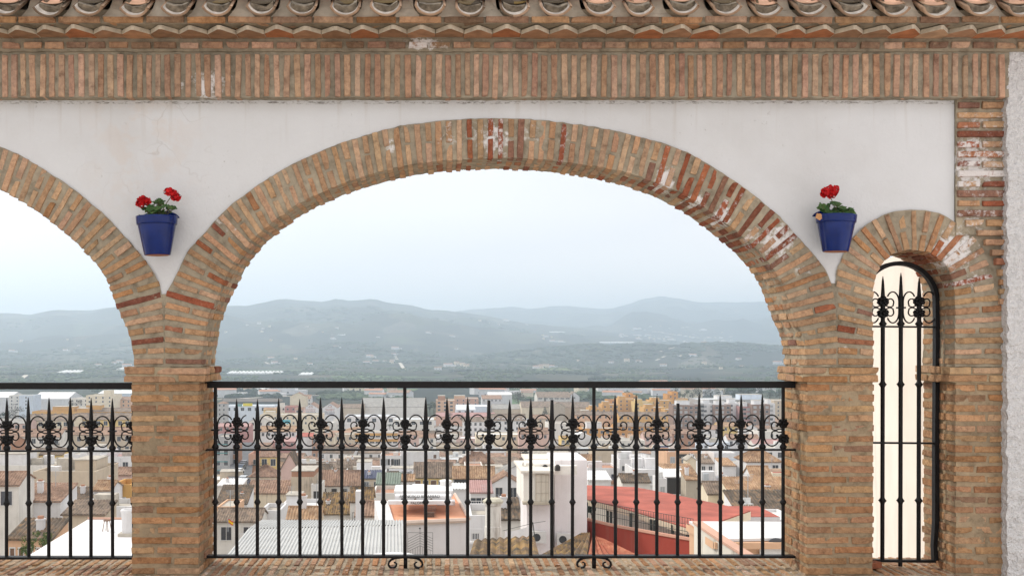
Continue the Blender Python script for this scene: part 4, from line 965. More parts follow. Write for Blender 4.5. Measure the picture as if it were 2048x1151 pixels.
        if nr and nc and zT > -60:
            for c in range(nc):
                if random.random() < .22: 
                    x = -w+xw*(c+.5)/nc; z_ = top-.75-wh-.1; mb = MB(); mb.box(x-ww*.9, x+ww*.9, -.7, 0, z_-.14, z_)
                    for q in range(9): xx = x-ww*.88+ww*1.76*q/8; mb.box(xx-.02, xx+.02, -.69, -.65, z_, z_+.9)
                    mb.box(x-ww*.9, x+ww*.9, -.7, -.64, z_+.88, z_+.94); mb.build('balcony', M_rail if random.random() < .6 else M_white, root)
        if D < 300 and ant == 0 and random.random() < .4: antenna(ro, random.uniform(-w*.7,w*.7), dep*random.uniform(.4,.8), (H if roof != 'flat' else top)-.1, random.uniform(1.5,3))
        if D < 300 and chim == 0 and roof not in ('flat',) and random.random() < .5: chimney(ro, random.uniform(-w*.6,w*.6), dep*random.uniform(.35,.6), H+.3, random.uniform(.6,1.2), .5)
    root['w'] = xw
    PLACED.append(((px0+px1)/2, pyT, px0, px1, D, root)); FOOT.append((x0, x0+xw, D, D+dep)); return root
PLACED, FOOT = [], []
# ---------------------------------------------------------------- near roofs just below the terrace
def solid(name, label, cat, px_poly, z, h, wallm, topm, group=None, topname='roof', lip=0.0):
    pts = [Pz(a,b,z) for a,b in px_poly]; c = sum(pts, Vector())/len(pts); root = thing(name, label, cat, (c.x,c.y,z-h), 0, group)
    loc = [p-Vector((c.x,c.y,z-h)) for p in pts]
    mb = MB(); inner = [Vector((p.x*.995,p.y*.995,p.z-.10)) for p in loc]; mb.prism(inner, h-.10); w = mb.build('wall', wallm, root)
    mb = MB(); mb.prism(loc, .10); mb.build(topname, topm, root)
    FOOT.append((min(p.x for p in pts), max(p.x for p in pts), min(p.y for p in pts)+D0, max(p.y for p in pts)+D0))
    return root, c, loc
def rel(root, p): return p-root.location
# white roofed peach house
rt, c, loc = solid('peach_house', 'peach house with white flat roof at the foot of the right brick pier', 'house', [(1433,1077),(1700,1072),(1690,1043),(1378,1041)], -7.15, 9, wall_mat(C_['peach'],.2), R_white)
L = lambda px,py,D: rel(rt, P(px,py,D))
mb = MB(); a, b = loc[0], loc[3]; mb.quad(a+Vector((-.12,0,-.10)), b+Vector((-.12,0,-.10)), b+Vector((-.12,0,-.38)), a+Vector((-.12,0,-.38))); mb.box(a.x-.1, 5.2, a.y-.16, a.y+.0, a.z-.34, a.z-.11); mb.build('fascia', wall_mat(C_['peach'],.05), rt)
p = L(1541,1086,41.1); mb = MB(); mb.box(p.x-.4, p.x+2.4, p.y-.06, p.y+.05, p.z-3, p.z-.12); mb.build('garage_door', M_acw, rt)
p = L(1552,1083,41.1); mb = MB(); mb.lathe([(.0,-.03),(.24,-.03),(.26,.0),(.26,.05)], (0,0,0), 16); k = [(p.x+a_[0]*1.05, p.y+a_[2]-.03, p.z+a_[1]*.62) for a_ in mb.v]; mb.v = k; mb.build('vent', M_glass, rt)
stw = [P(1388,1046,43.5),P(1433,1077,41.0),P(1490,1113,38.5)]
root = thing('stair_wall', 'streaked white parapet with peach coping sloping down beside the peach house', 'wall', stw[2]-Vector((0,0,4))); root['kind'] = 'thing'
mb = MB(); cp = MB()
for i in range(2):
    a, b = rel(root,stw[i]), rel(root,stw[i+1]); n = Vector((.25,0,0))
    mb.add([a,b,b+n,a+n]+[p-Vector((0,0,5)) for p in (a,b,b+n,a+n)], [(0,1,2,3),(0,4,5,1),(1,5,6,2),(2,6,7,3),(3,7,4,0)])
    u = Vector((0,0,.10)); o = Vector((.06,0,0)); cp.add([a-o,b-o,b+n+o,a+n+o,a-o+u,b-o+u,b+n+o+u,a+n+o+u], [(4,5,6,7),(0,1,5,4),(1,2,6,5),(2,3,7,6),(3,0,4,7)])
mb.build('wall', wall_mat((.70,.66,.58),1.0), root); cp.build('coping', wall_mat(C_['salmon'],.1), root)
# red roofed pavilion
zr = -9.0; poly = [(1170,996),(1240,1013),(1300,1031),(1372,1053),(1400,1055),(1500,1020),(1420,1003),(1330,984),(1270,973),(1172,969)]
pts = [Pz(a,b,zr) for a,b in poly]; c = sum(pts, Vector())/len(pts); rt = thing('red_roofed_pavilion', 'open pavilion under a large sagging red roof', 'pavilion', (c.x,c.y,zr-4.5))
loc = [rel(rt,p) for p in pts]; mb = MB(); mb.prism([p+Vector((0,0,.0)) for p in loc], .10); mb.build('roof', R_red, rt)
mb = MB()
for i in range(4):
    a, b = loc[i], loc[i+1]; mb.quad(a-Vector((0,.03,.05)), b-Vector((0,.03,.05)), b-Vector((0,.03,.36)), a-Vector((0,.03,.36)))
a, b = loc[4], loc[5]; mb.quad(a-Vector((-.04,0,.05)), b-Vector((-.04,0,.05)), b-Vector((-.04,0,.5)), a-Vector((-.04,0,.5))); mb.build('fascia', wall_mat(C_['cream'],.5), rt)
for px_, D_ in ((1174,64.5),(1215,63.2),(1222,62.9),(1262,60.4),(1302,58.2),(1309,57.9),(1345,56.4),(1375,55.2)):
    p = rel(rt, P(px_, 1020, D_)); mb = MB(); mb.box(p.x-.07, p.x+.07, p.y-.07, p.y+.07, 0, 4.4); mb.build('post', M_rail, rt)
mb = MB(); a, b = rel(rt,P(1176,1000,71)), rel(rt,P(1400,1000,64)); mb.add([(a.x,a.y,-3),(b.x,b.y,-3),(b.x,b.y,4.3),(a.x,a.y,4.3)],[(0,1,2,3)]); mb.add([(a.x,a.y+.2,-3),(b.x,b.y+.2,-3),(b.x,b.y+.2,4.3),(a.x,a.y+.2,4.3)],[(3,2,1,0)]); mb.build('back_wall', wall_mat((.62,.58,.52),.6), rt)
mb = MB(); a, b = rel(rt,P(1180,1040,69.6)), rel(rt,P(1300,1040,66)); mb2 = MB(); slope(mb, (a.x,a.y-3,.7),(b.x,b.y-3,.7),(b.x,b.y,2.1),(a.x,a.y,2.1), 60); mb.build('lean_to_roof', mat_roof('straw_tile_roof',(.40,.30,.17),(.50,.38,.22),(.56,.44,.28)), rt)
mb = MB()
A_, B_ = P(1172,1036,62), P(1388,1080,52.6)
for i in range(46):
    p = rel(rt, A_.lerp(B_, i/45)); mb.tube([(p.x,p.y+.15,p.z),(p.x,p.y+.15,p.z+1.0)], .012, 4)
for z_ in (.35,.7,1.0): mb.tube([tuple(rel(rt,A_)+Vector((0,.15,z_))), tuple(rel(rt,B_)+Vector((0,.15,z_)))], .016, 4)
mb.build('mesh_fence', M_rail, rt)
root = thing('red_wall', 'curved dark red painted wall in front of the red roofed pavilion', 'wall', P(1280,1110,56)-Vector((0,0,3))); root['kind'] = 'thing'
mb = MB(); cw = [P(1166,1036,62.5),P(1180,1040,61.5),P(1230,1052,58.6),P(1290,1063,56),P(1340,1072,54),P(1392,1081,52.3)]
for i in range(len(cw)-1):
    a, b = rel(root,cw[i]), rel(root,cw[i+1]); n = Vector((.0,.25,0)); d = Vector((0,0,7)); mb.add([a,b,b+n,a+n,a-d,b-d,b+n-d,a+n-d], [(0,1,2,3),(0,4,5,1),(2,6,7,3),(1,5,6,2),(3,7,4,0)])
mb.build('wall', wall_mat(C_['red'],.2), root)
mb = MB(); 
for i in range(len(cw)-1):
    a, b = rel(root,cw[i]), rel(root,cw[i+1]); mb.tube([a+Vector((0,.1,.02)), b+Vector((0,.1,.02))], .10, 5)
mb.build('coping', wall_mat((.55,.30,.22),.3), root)
# red tiled lower roofs beside it
def tile_roof(label, a, b, c, d, mat, dist, base, wallc='white', name='tiled_roof_house', pitch=.26):
    pts = [a,b,c,d]; cc = sum(pts, Vector())/4; root = thing(name, label, 'house', (cc.x,cc.y,base)); q = [rel(root,p) for p in pts]
    mb = MB(); slope(mb, *q, dist, pitch=pitch); mb.build('roof', mat, root)
    mb = MB(); t = [p-Vector((0,0,.16)) for p in q]; t = [Vector((p.x*.97,p.y*.97,p.z)) for p in t]; mb.add(t+[Vector((p.x,p.y,0)) for p in t], [(0,4,5,1),(1,5,6,2),(2,6,7,3),(3,7,4,0)]); mb.build('wall', wall_mat(C_[wallc],.6), root); return root
tile_roof('tiled roof of loose brown tiles rising to a hip beside the white tower', P(1060,1120,33), P(1172,1120,33), P(1180,1066,41), P(1162,1068,41), R_moss, 35, -19, pitch=.24)
tile_roof('small red washed tile roof under the curved red wall', P(1172,1122,33.2), P(1300,1122,34), P(1205,1079,40), P(1184,1072,41), mat_roof('red_washed_tiles',(.34,.10,.06),(.40,.14,.085),(.46,.20,.12)), 36, -19, pitch=.24)
tile_roof('mossy orange tiled roof in front of the white tower', P(935,1122,31), P(1082,1122,31), P(1068,1072,36), P(948,1081,36), R_moss, 30, -18, pitch=.24)
# white tower house
zt = -6.15; rt = thing('white_tower_house', 'tall white tower house with cream shutters and roof terrace in the middle of view', 'house', P(1108,1100,60)-Vector((0,0,5)))
def blk(root, name, px0, px1, pyT, pyB, D, dep, m, extra=0.0):
    a, b = P(px0,pyT,D), P(px1,pyT,D); q = rel(root,a); r = rel(root,b); z0 = rel(root,P(px0,pyB,D)).z; mb = MB(); mb.box(q.x, r.x, q.y, q.y+dep, z0, q.z); return mb.build(name, m, root), q, r, z0
Wt = wall_mat((.83,.80,.805),.4); Wt2 = wall_mat((.82,.79,.73),.4)
blk(rt,'wall',1109.5,1174,919,1200,60,4.2,Wt); blk(rt,'bay_wall',1047,1108,944,1008,58.6,5.0,Wt2); blk(rt,'lower_wall',1054,1106.5,1009,1200,59.2,4.5,Wt)
blk(rt,'ledge',1046,1109,1003,1008.5,58.2,.5,wall_mat((.50,.45,.36),.6)); blk(rt,'cornice',1042,1110,941,945.5,58.3,5.4,wall_mat((.70,.66,.58),.3))
blk(rt,'roof_room',1068,1112,927,941,60.5,2.2,Wt2); blk(rt,'roof_slab',1050,1150,917,922,63.5,3,wall_mat((.74,.69,.60),.3)); blk(rt,'parapet',1108,1154,931,948,59.0,.6,Wt2); blk(rt,'roof_room',1052,1066,925,941,61,1.4,Wt2)
o, q, r, z0 = blk(rt,'shutter_door',1071.5,1097.5,948,1001,58.52,.08,wall_mat((.66,.61,.52),.5)); mb = MB()
for u in (.0,.42,.78,1.0): mb.box(q.x+(r.x-q.x)*u-.02, q.x+(r.x-q.x)*u+.02, q.y-.03, q.y, z0, q.z)
for v in (0,.3,.72,1): mb.box(q.x, r.x, q.y-.03, q.y, z0+(q.z-z0)*v-.02, z0+(q.z-z0)*v+.02)
mb.build('shutter_frame', wall_mat((.55,.50,.42),.3), rt)
for px_ in (1090,1115): q = rel(rt,P(px_,940,58.9 if px_ > 1100 else 60.4)); mb = MB(); mb.tube([(q.x,q.y-.05,q.z),(q.x,q.y-.05,q.z+.25),(q.x,q.y-.05,q.z+.32)], [.14,.14,.06], 10); mb.build('vent_opening', M_dark, rt)
for px_, py_, D_ in ((1076,1083,59),(1128,1087,59.8)): q = rel(rt,P(px_,py_,D_)); ac_unit(rt, q.x, q.y, q.z)
o = put('window', win_mesh(.4,.8,'dark'), rt, rel(rt,P(1047,955,60.8))); o.rotation_euler.z = -math.pi/2
FOOT.append((4.7,8.6,56,66))
# white lantern chimney
rt = thing('stout_chimney', 'stout weathered white chimney with domed cap beside the white tower', 'chimney', P(986,1110,47)); mb = MB(); s_ = 47/F; mb.lathe([(17*s_,0),(17*s_,58*s_),(16*s_,60*s_),(16*s_,100*s_),(19*s_,102*s_),(20*s_,108*s_),(14*s_,113*s_),(0,114*s_)], (0,0,0), 10); mb.build('shaft', wall_mat((.70,.67,.62),1.2), rt, False)
mb = MB(); mb.lathe([(20.5*s_,106*s_),(21*s_,110*s_),(15*s_,114.5*s_),(0,116*s_)], (0,0,0), 10); mb.build('cap', wall_mat((.55,.52,.42),1.0), rt)
# loft house with orange roof
zr = -8.7; rt, c, loc = solid('loft_house', 'white house with orange coated roof and lettered pigeon loft', 'house', [(788,1044),(936,1037.5),(908,988),(776,1004)], zr, 10, wall_mat((.68,.66,.655),.2), R_orangef)
mb = MB(); mb.tube([loc[0]+Vector((0,-.05,-.03)), loc[1]+Vector((0,-.05,-.03))], .13, 6); mb.tube([loc[1]+Vector((.05,0,.03)), loc[2]+Vector((.05,0,.03))], .09, 6); mb.build('eave_trim', wall_mat((.62,.50,.42),.2), rt)
mb = MB(); a, b = loc[0], loc[3]; mb.add([a+Vector((-.75,0,.12)), a+Vector((-.02,0,.12)), b+Vector((-.02,0,.12)), b+Vector((-.75,0,.12))]+[p+Vector((0,0,-9)) for p in (a+Vector((-.75,0,0)), a+Vector((-.02,0,0)), b+Vector((-.02,0,0)), b+Vector((-.75,0,0)))], [(0,1,2,3),(0,4,5,1),(1,5,6,2),(2,6,7,3),(3,7,4,0)]); mb.build('side_parapet', M_white, rt)
blk(rt,'loft_wall',790,903,991,1008,57.6,1.6,M_white); blk(rt,'loft_roof',788,906,981,992,58.6,2.6,R_white); blk(rt,'loft_annex',824,850,972,982,62,1.2,M_white); blk(rt,'ledge',776,905,1001,1008,57.0,.5,M_white)
for px_ in (804,830,862,893): q = rel(rt,P(px_,1001.5,57.55)); mb = MB(); mb.box(q.x-.05, q.x+.07, q.y-.02, q.y+.02, q.z, q.z+.1); mb.tube([(q.x+.01,q.y-.02,q.z+.1),(q.x+.01,q.y+.02,q.z+.1)], .06, 8); mb.build('pigeon_hole', M_shut if px_ in (830,862) else M_dark, rt)
def lettering(txt, root, p, size, mat, sx=1.0):
    cu = bpy.data.curves.new('lettering', 'FONT'); cu.body = txt; cu.size = size; cu.extrude = .008; cu.align_x = 'CENTER'; cu.materials.append(mat)
    tmp = bpy.data.objects.new('lettering_source', cu); me = bpy.data.meshes.new_from_object(tmp); bpy.data.objects.remove(tmp); bpy.data.curves.remove(cu); me.name = 'lettering'
    o = put('lettering', me, root); o.location = p; o.rotation_euler = (math.pi/2,0,0); o.scale = (sx,1,1); return o
lettering('FRANCISCO RETAMERO', rt, rel(rt,P(839.5,994.5,57.56)), .235, M_rail, .82); lettering('PALOMAR', rt, rel(rt,P(838,1007.5,56.96)), .19, M_rail, 1.0)
q = rel(rt,P(860,1028,56.5)); mb = MB()
for i in range(9): mb.tube([(q.x-.3+i*.075,q.y-.3,q.z-.1),(q.x-.3+i*.075,q.y-.3,q.z+.36)], .009, 4); mb.tube([(q.x-.3+i*.075,q.y-.3,q.z+.36),(q.x-.3+i*.075,q.y+.3,q.z+.36)], .009, 4)
for z_ in (0,.18,.36): mb.tube([(q.x-.3,q.y-.3,q.z+z_),(q.x+.3,q.y-.3,q.z+z_),(q.x+.3,q.y+.3,q.z+z_),(q.x-.3,q.y+.3,q.z+z_),(q.x-.3,q.y-.3,q.z+z_)], .012, 4)
mb.box(q.x-.22,q.x+.22,q.y-.2,q.y+.2,q.z-.1,q.z+.12); mb.build('caged_skylight', mat_flat('rusty_steel', (.16,.11,.085), .8, .3, 9), rt)
mb = MB(); s_ = 1/1.0; g = lambda u,v: tuple(rel(rt,P(u,v,54.35)))                      # wrought grille on the front wall
for x_ in (815.5,840,865.5): mb.tube([g(x_,1064 if x_ != 840 else 1056), g(x_,1112)], .012, 4)
mb.tube([g(815.5,1064),g(865.5,1064)], .011, 4)
for y_ in range(1065,1093,5): mb.tube([g(815.5,y_+12),g(840,y_)], .010, 4); mb.tube([g(840,y_),g(865.5,y_+11)], .010, 4)
for i in range(1,10): x_ = 815.5+i*5; mb.tube([g(x_,1090+abs(x_-840)*.48), g(x_,1112)], .009, 4)
mb.blob(g(840,1055.5), .05); mb.build('chevron_grille', M_rail, rt)
rt = thing('water_tank', 'white cylindrical water tank behind the lettered pigeon loft', 'tank', P(891.5,1000,61)); s_ = 61/F; mb = MB(); mb.lathe([(11.8*s_,0),(11.8*s_,37*s_),(12.5*s_,37.5*s_),(12.5*s_,40*s_),(9*s_,41.5*s_),(0,42*s_)], (0,0,0), 24); mb.build('tank_shell', mat_flat('white_tank_plastic', (.80,.79,.78), .5, .05), rt, True); mb = MB(); mb.box(-.5,.5,-.5,.5,-1.5,-.0); mb.build('plinth', M_white, rt)
# corrugated shed: two sheets of ribbed metal
def ribbed(label, quads, base, m, name='corrugated_shed', pitch=.125):
    cc = sum(quads[0], Vector())/4; rt = thing(name, label, 'shed', (cc.x,cc.y,base))
    for a, b, c, d in quads:
        a, b, c, d = [rel(rt,p) for p in (a,b,c,d)]; L_ = (b-a).length; nu = int(L_/pitch)*4; n = (b-a).cross(d-a).normalized()
        mb = MB(); mb.grid(lambda u,v: a.lerp(b,u).lerp(d.lerp(c,u), v)+n*(0,.0,.05,.05)[int(round(u*nu))%4], nu, 3); mb.build('roof', m, rt)
    a, b, c, d = [rel(rt,p) for p in quads[0]]; e_ = [rel(rt,p) for p in quads[-1]]
    ring = [a,b,e_[2],e_[3]]; ring = [Vector((p.x,p.y,p.z-.08)) for p in ring]; mb = MB(); mb.add(ring+[Vector((p.x,p.y,0)) for p in ring], [(0,4,5,1),(1,5,6,2),(2,6,7,3),(3,7,4,0)]); mb.build('wall', wall_mat(C_['offwhite'],.5), rt); return rt
A0, A1, A2, A3 = P(448,1116,38), P(812,1113,38), P(808,1050,47.5), P(496,1057,47.5)
ribbed('long corrugated pale metal roof filling the foot of the wide arch', [(A0,A1,A2,A3),(A3,A2,P(806,1040,51),P(522,1040,51))], -17, mat_flat('ribbed_pale_metal', (.47,.47,.455), .6, .10, .6, spec=.4))
FOOT.append((-8.5,0,34,54))
mb = MB(); p = P(786,1112,36); mb.lathe([(0.9,-3),(.9,-.10),(.80,.0),(0,.06)], (p.x,p.y,p.z), 20); tag(mb.build('round_tank', R_white, None, True), 'round white tank top peeping over the sill below the corrugated roof', 'tank')
# white paved roof terrace, bottom left
zr = -8.0; rt, c, loc = solid('white_terrace_house', 'white paved roof terrace below the cut-off railing', 'house', [(40,1120),(300,1120),(300,1038),(176,1037.5)], zr, 9, wall_mat(C_['white'],.3), None or R_white, topname='terrace')
m_, n_, l_, b_ = newmat('white_terrace_tiles', .7, .3); bt = n_.new('ShaderNodeTexBrick'); bt.offset = 0; bt.inputs['Scale'].default_value = 1.0; bt.inputs['Brick Width'].default_value = .42; bt.inputs['Row Height'].default_value = .42; bt.inputs['Mortar Size'].default_value = .012; bt.inputs['Color1'].default_value = (.68,.67,.665,1); bt.inputs['Color2'].default_value = (.71,.70,.69,1); bt.inputs['Mortar'].default_value = (.60,.58,.56,1); rot = n_.new('ShaderNodeMapping'); rot.inputs['Rotation'].default_value = (0,0,.35); l_.new(objco(n_), rot.inputs['Vector']); l_.new(rot.outputs['Vector'], bt.inputs['Vector']); l_.new(bt.outputs['Color'], b_.inputs['Base Color'])
for ch in rt.children:
    if ch.name.startswith('terrace'): ch.data.materials[0] = m_
mb = MB(); mb.tube([loc[3]+Vector((0,0,.04)), loc[2]+Vector((0,0,.04))], .06, 5); mb.build('edge_tiles', wall_mat(C_['salmon'],.2), rt)
p = Pz(214,1061,zr); rt = thing('bar_stool', 'small brown wooden stool on the white roof terrace', 'stool', p); mb = MB(); mb.lathe([(0,.44),(.15,.44),(.16,.46),(.15,.48),(0,.48)], (0,0,0), 14); mb.build('seat', M_shut, rt)
for a in range(4): t = a*math.pi/2+.5; mb = MB(); mb.tube([(.11*math.cos(t),.11*math.sin(t),.44),(.19*math.cos(t),.19*math.sin(t),0)], .016, 5); mb.build('leg', M_shut, rt)
p = Pz(256,1070,zr); rt = thing('terrace_chimney', 'round white chimney on the white roof terrace beside the left pier', 'chimney', p); s_ = 47/F; mb = MB(); mb.lathe([(12*s_,0),(12.5*s_,45*s_),(14*s_,47*s_),(14.5*s_,51*s_),(12*s_,53*s_),(9*s_,52*s_),(8*s_,44*s_)], (0,0,0), 20); mb.build('shaft', M_white, rt, True); mb = MB(); mb.box(-.34,.34,-.34,.34,-.02,.13); mb.build('plinth', M_concrete, rt)
# beyond the narrow arch: sunlit cream gable wall
a, b = P(1905,700,7.6), P(1712,700,12.5); dv = (b-a); root = thing('cream_wall', 'sunlit cream rendered wall seen through the narrow arch', 'wall', (a.x,a.y,-1.4)); root['kind'] = 'thing'; L_ = dv.length; root.rotation_euler.z = math.atan2(dv.y, dv.x)
mb = MB(); mb.grid(lambda u,v: (-.5+(L_+.8)*u, .02*noise.noise(Vector((u*9,v*9,2)))+.008*noise.noise(Vector((u*33,v*33,2))), -3+5.2*v), 60, 60); mb.box(-.5, L_+.3, -.30, -.03, -3, 2.2); mb.build('wall', wall_mat((.70,.625,.55), .3), root, True)
# Spanish flag on the small grey roof
rt = thing('spanish_flag', 'small red and yellow striped flag flying over roofs beside the left pier', 'flag', P(456,1062,75)); mb = MB(); s_ = 75/F; mb.tube([(0,0,0),(0,0,26*s_)], .02, 5); mb.build('pole', M_metal, rt)
mb = MB(); st = [0,.25,.75,1]; NU = 12
for k in range(3):
    mb.grid(lambda u,v: (u*.36, .05*math.sin(u*6), 25*s_-.28*(st[k]+(st[k+1]-st[k])*v)-.16*u+.02*math.sin(u*7)), NU, 1, 0 if k != 1 else 1)
mb.build('cloth', [mat_flat('flag_red',(.50,.02,.02),.8,.05), mat_flat('flag_yellow',(.75,.50,.02),.8,.05)], rt)
# two white chairs on the tiled terrace
for px_, lb in ((1489,'white plastic chair on a tiled roof terrace, nearer the white tower'),(1499,'white plastic chair on a tiled roof terrace, nearer the right brick pier')):
    p = P(px_,1017,88); rt = thing('garden_chair', lb, 'chair', p, .3, 'white chairs on the roof terrace')
    mb = MB(); mb.box(-.22,.22,-.22,.22,.40,.44); mb.build('seat', M_acw, rt); mb = MB(); mb.box(-.22,.22,.18,.22,.44,.88); mb.build('backrest', M_acw, rt)
    for sx in (-1,1):
        for sy in (-1,1): mb = MB(); mb.tube([(sx*.19,sy*.19,.4),(sx*.22,sy*.22,0)], .022, 5); mb.build('leg', M_acw, rt)
# washing on a line below the white tower
p = P(1010,1082,52); rt = thing('washing_line', 'white sheet drying on a line left of the white tower', 'washing', p); mb = MB(); mb.grid(lambda u,v: (.0+1.15*u, .04*math.sin(u*14), 22*52/F*(1-v)*(1)+.28*u*u-.04), 16, 5); mb.build('sheet', mat_flat('white_linen',(.78,.77,.77),.9,.04), rt, True)
mb = MB(); mb.tube([(-.1,.02,.50),(1.3,.02,.86),(1.9,.02,.95)], .012, 4); mb.tube([(1.5,.05,-.6),(1.3,.05,.9)], .025, 5); mb.build('line_post', M_rail, rt)
# ---------------------------------------------------------------- the town: houses read one by one from the photo
def H(px0, px1, pyT, D, dep, wall, roof, rm, rise, win, label, **k):
    return house(px0, px1, pyT, D, dep, wall=wall, roof=roof, rm=rm, rise=rise, win=win, label=label, **k)
def bands(root, H_, w, rows, m, depth=.06, x0=-.5, x1=.5, th=.35, step=3.0, first=.3, name='balcony', dep=.9):
    for r in range(rows):
        z = H_-first-step*r; mb = MB(); mb.box(w*x0, w*x1, -dep, -.01, z-th, z); mb.build(name, m, root)
# -- left arch, near
H(-60,36,968,112,9,'offwhite','gablex',R_tile,1.2,(1,2),'low terracotta gabled house at the photo edge under the water panels', yaw=.1)
H(22,121,1000,118,8,'white','shed',R_tile,1.6,(0,1),'white blank walled house with orange tiled roof left of the roof terrace', chim=2, ant=1)
H(16,104,1074,78,5,'peach','shed',R_dark,1.1,(1,5),'peach house with dark tiled roof and brown shutters below the white terrace', wstyle='shut', wsize=(.35,1.3))
H(66,190,942,165,12,'beige','flat',R_gravel,0,(0,0),'large blank beige flat roofed house behind the cut-off railing', par=.7, boxes=((.55,.9,.3,.8,2.0,'beige'),))
H(-40,118,930,190,12,'offwhite','flat',R_gravel,0,(1,3),'long pale flat roofed house with dark roof panels at the photo edge', boxes=((.1,.5,.2,.7,2.2,'white'),))
H(196,262,948,190,9,'pink','gablex',R_tile,1.2,(2,3),'pink house with grey blinds close behind the left pier', wstyle='blind')
H(222,262,968,135,6,'ochre','flat',R_terr,0,(1,1),'small ochre terrace house with red parapet beside the left pier', par=.9)
H(186,222,978,130,7,'white','gablex',R_orange,1.0,(1,1),'little white house with orange roof and shaded patio near the left pier')
H(120,190,1000,128,7,'stone','shed',R_dark,1.3,(1,2),'old stone house with dark roof and crumbling walls left of the pier', dirt=1.2)
H(150,262,1012,112,6,'white','flat',R_gravel,0,(1,4),'low white house with small windows behind the white roof terrace', dirt=.9)
H(125,210,1026,95,5,'beige','shed',R_brown,.9,(0,0),'beige outhouse with brown tiles at the back edge of the white terrace', dirt=1.0)
H(24,62,905,245,10,'cream','flat',R_terr,0,(2,3),'cream house with a green awning window behind the cut-off railing', wstyle=('glass','green'))
H(62,125,908,250,11,'yellow','gablex',R_brown,1.4,(2,4),'yellow two storey house under a brown roof behind the cut-off railing')
H(-30,26,885,260,12,'brick','gablex',R_tile,1.5,(2,3),'brick red house with terracotta roof at the left photo edge')
H(128,200,908,245,10,'white','flat',R_gravel,0,(2,4),'white house with blue shutters behind the cut-off railing', boxes=((.6,.9,.3,.8,2,'white'),))
H(195,262,912,235,10,'white','flat',R_rose,0,(2,3),'white house with rose red roof terrace close to the left pier')
H(0,120,872,330,14,'offwhite','gablex',R_tile,2.5,(2,8),'long off-white block with terracotta roof across the cut-off railing', dirt=.4)
H(118,262,868,345,14,'beige','gablex',R_tile,2.6,(2,9),'long beige block with terracotta roof meeting the left pier')
H(50,150,840,470,16,'cream','gablex',R_brown,3.0,(3,8),'cream apartment block with brown roof in the left arch', wsize=(1.6,1.6))
H(146,262,838,480,16,'yellow','gablex',R_brown,3.2,(4,8),'yellow apartment block with tall balconies next to the left pier', wsize=(1.6,1.8))
H(-60,56,846,460,16,'pink','gablex',R_grey,2.2,(3,8),'pale pink apartment block at the left photo edge', wsize=(1.6,1.4))
H(64,172,822,640,14,'ochre','flat',R_tile,0,(1,8),'long low ochre building in the left arch below the white factory', boxes=((.35,.75,.2,.8,3,'ochre'),(.8,.98,.2,.8,2,'ochre')))
H(160,262,822,650,14,'ochre','gablex',R_brown,2.4,(1,8),'ochre terrace with brown roof right beside the left pier', boxes=((.1,.4,.2,.8,3.5,'ochre'),))
H(172,226,790,860,25,'cream','flat',R_gravel,0,(5,4),'cream apartment tower in the left arch', boxes=((.55,.8,.3,.7,4,'cream'),))
H(140,176,796,880,22,'offwhite','flat',R_gravel,0,(4,4),'off-white apartment slab left of the cream tower')
H(222,262,799,880,22,'peach','gablex',R_tile,3,(3,4),'peach apartment block between cream tower and left pier')
H(38,66,790,960,20,'bluewhite','flat',R_gravel,0,(4,1),'pale blue-grey tower block in the left arch')
H(18,40,790,990,20,'offwhite','flat',R_gravel,0,(4,2),'narrow off-white tower block near the left photo edge')
H(64,136,797,1050,45,'white','gablex',R_white,5.5,(0,0),'broad white roofed factory in the left arch', name='factory', cat='factory')
H(-30,20,794,1080,40,'white','gablex',R_white,4.5,(0,0),'white roofed factory at the left photo edge', name='factory', cat='factory')
H(196,262,786,1350,50,'bluewhite','gablex',R_white,3,(0,0),'white roofed shed with teal wall touching the left pier', name='factory', cat='factory')
# -- middle arch, far row
H(580,612,792,960,20,'cream','gabley',R_tile,4.5,(0,0),'tall cream gable end tower in the far town', dirt=.1, chim=1)
H(600,621,797,985,26,'white','gablex',R_tile,4.5,(5,4),'white windowed wing of the tall cream tower')
H(606,637,816,840,26,'white','gabley',R_tile,3.6,(0,0),'white gable with red lettering lines, nearer the cream tower', name='lettered_gable_hall', cat='hall')
H(645,675,815,845,26,'white','gabley',R_tile,3.6,(0,0),'white gable with red lettering lines, farther from the cream tower', name='lettered_gable_hall', cat='hall')
for root in (PLACED[-2][5], PLACED[-1][5]):
    w_ = root['w']; H_ = max(v.co.z for v in root.children[0].data.vertices)
    for k, (z_, l_, m_) in enumerate(((-.4,.30,R_red),(1.2,.62,R_red),(2.2,.55,R_red),(3.3,.7,R_blue),(4.2,.66,R_blue),(5.1,.6,R_blue))):
        mb = MB(); n_ = int(10*l_)+2
        for q in range(n_): xa = -w_*l_/2+w_*l_*q/n_; mb.box(xa, xa+w_*l_/n_*random.uniform(.5,.85), -.05, .0, H_-3.2-z_-.42, H_-3.2-z_)
        mb.build('sign_line', m_, root)
    mb = MB(); mb.tube([(-1.2,-.04,H_-2.6),(-.9,-.04,H_-1.9),(0,-.04,H_-1.5),(.9,-.04,H_-1.9),(1.2,-.04,H_-2.6)], .14, 5); mb.build('sign_emblem', R_blue, root)
H(435,452,806,760,14,'grey','hip',R_tile,1.5,(6,2),'slim grey tower with salmon roof beside the left pier')
H(450,548,811,790,22,'bluewhite','flat',R_lgrey,0,(1,7),'long pale blue shop building with a yellow sign', wsize=(2.4,2.2))
root = PLACED[-1][5]; w_ = root['w']; mb = MB(); hh = [v.co.z for v in root.children[0].data.vertices]; mb.box(-w_*.13, w_*.06, -.3, 0, max(hh)+.4, max(hh)+2.4); mb.build('sign_board', mat_flat('yellow_sign',(.70,.60,.05),.6,.05), root); mb = MB(); mb.box(-w_*.26, -w_*.15, -.3, 0, max(hh)+.2, max(hh)+1.6); mb.build('sign_board', M_teal, root)
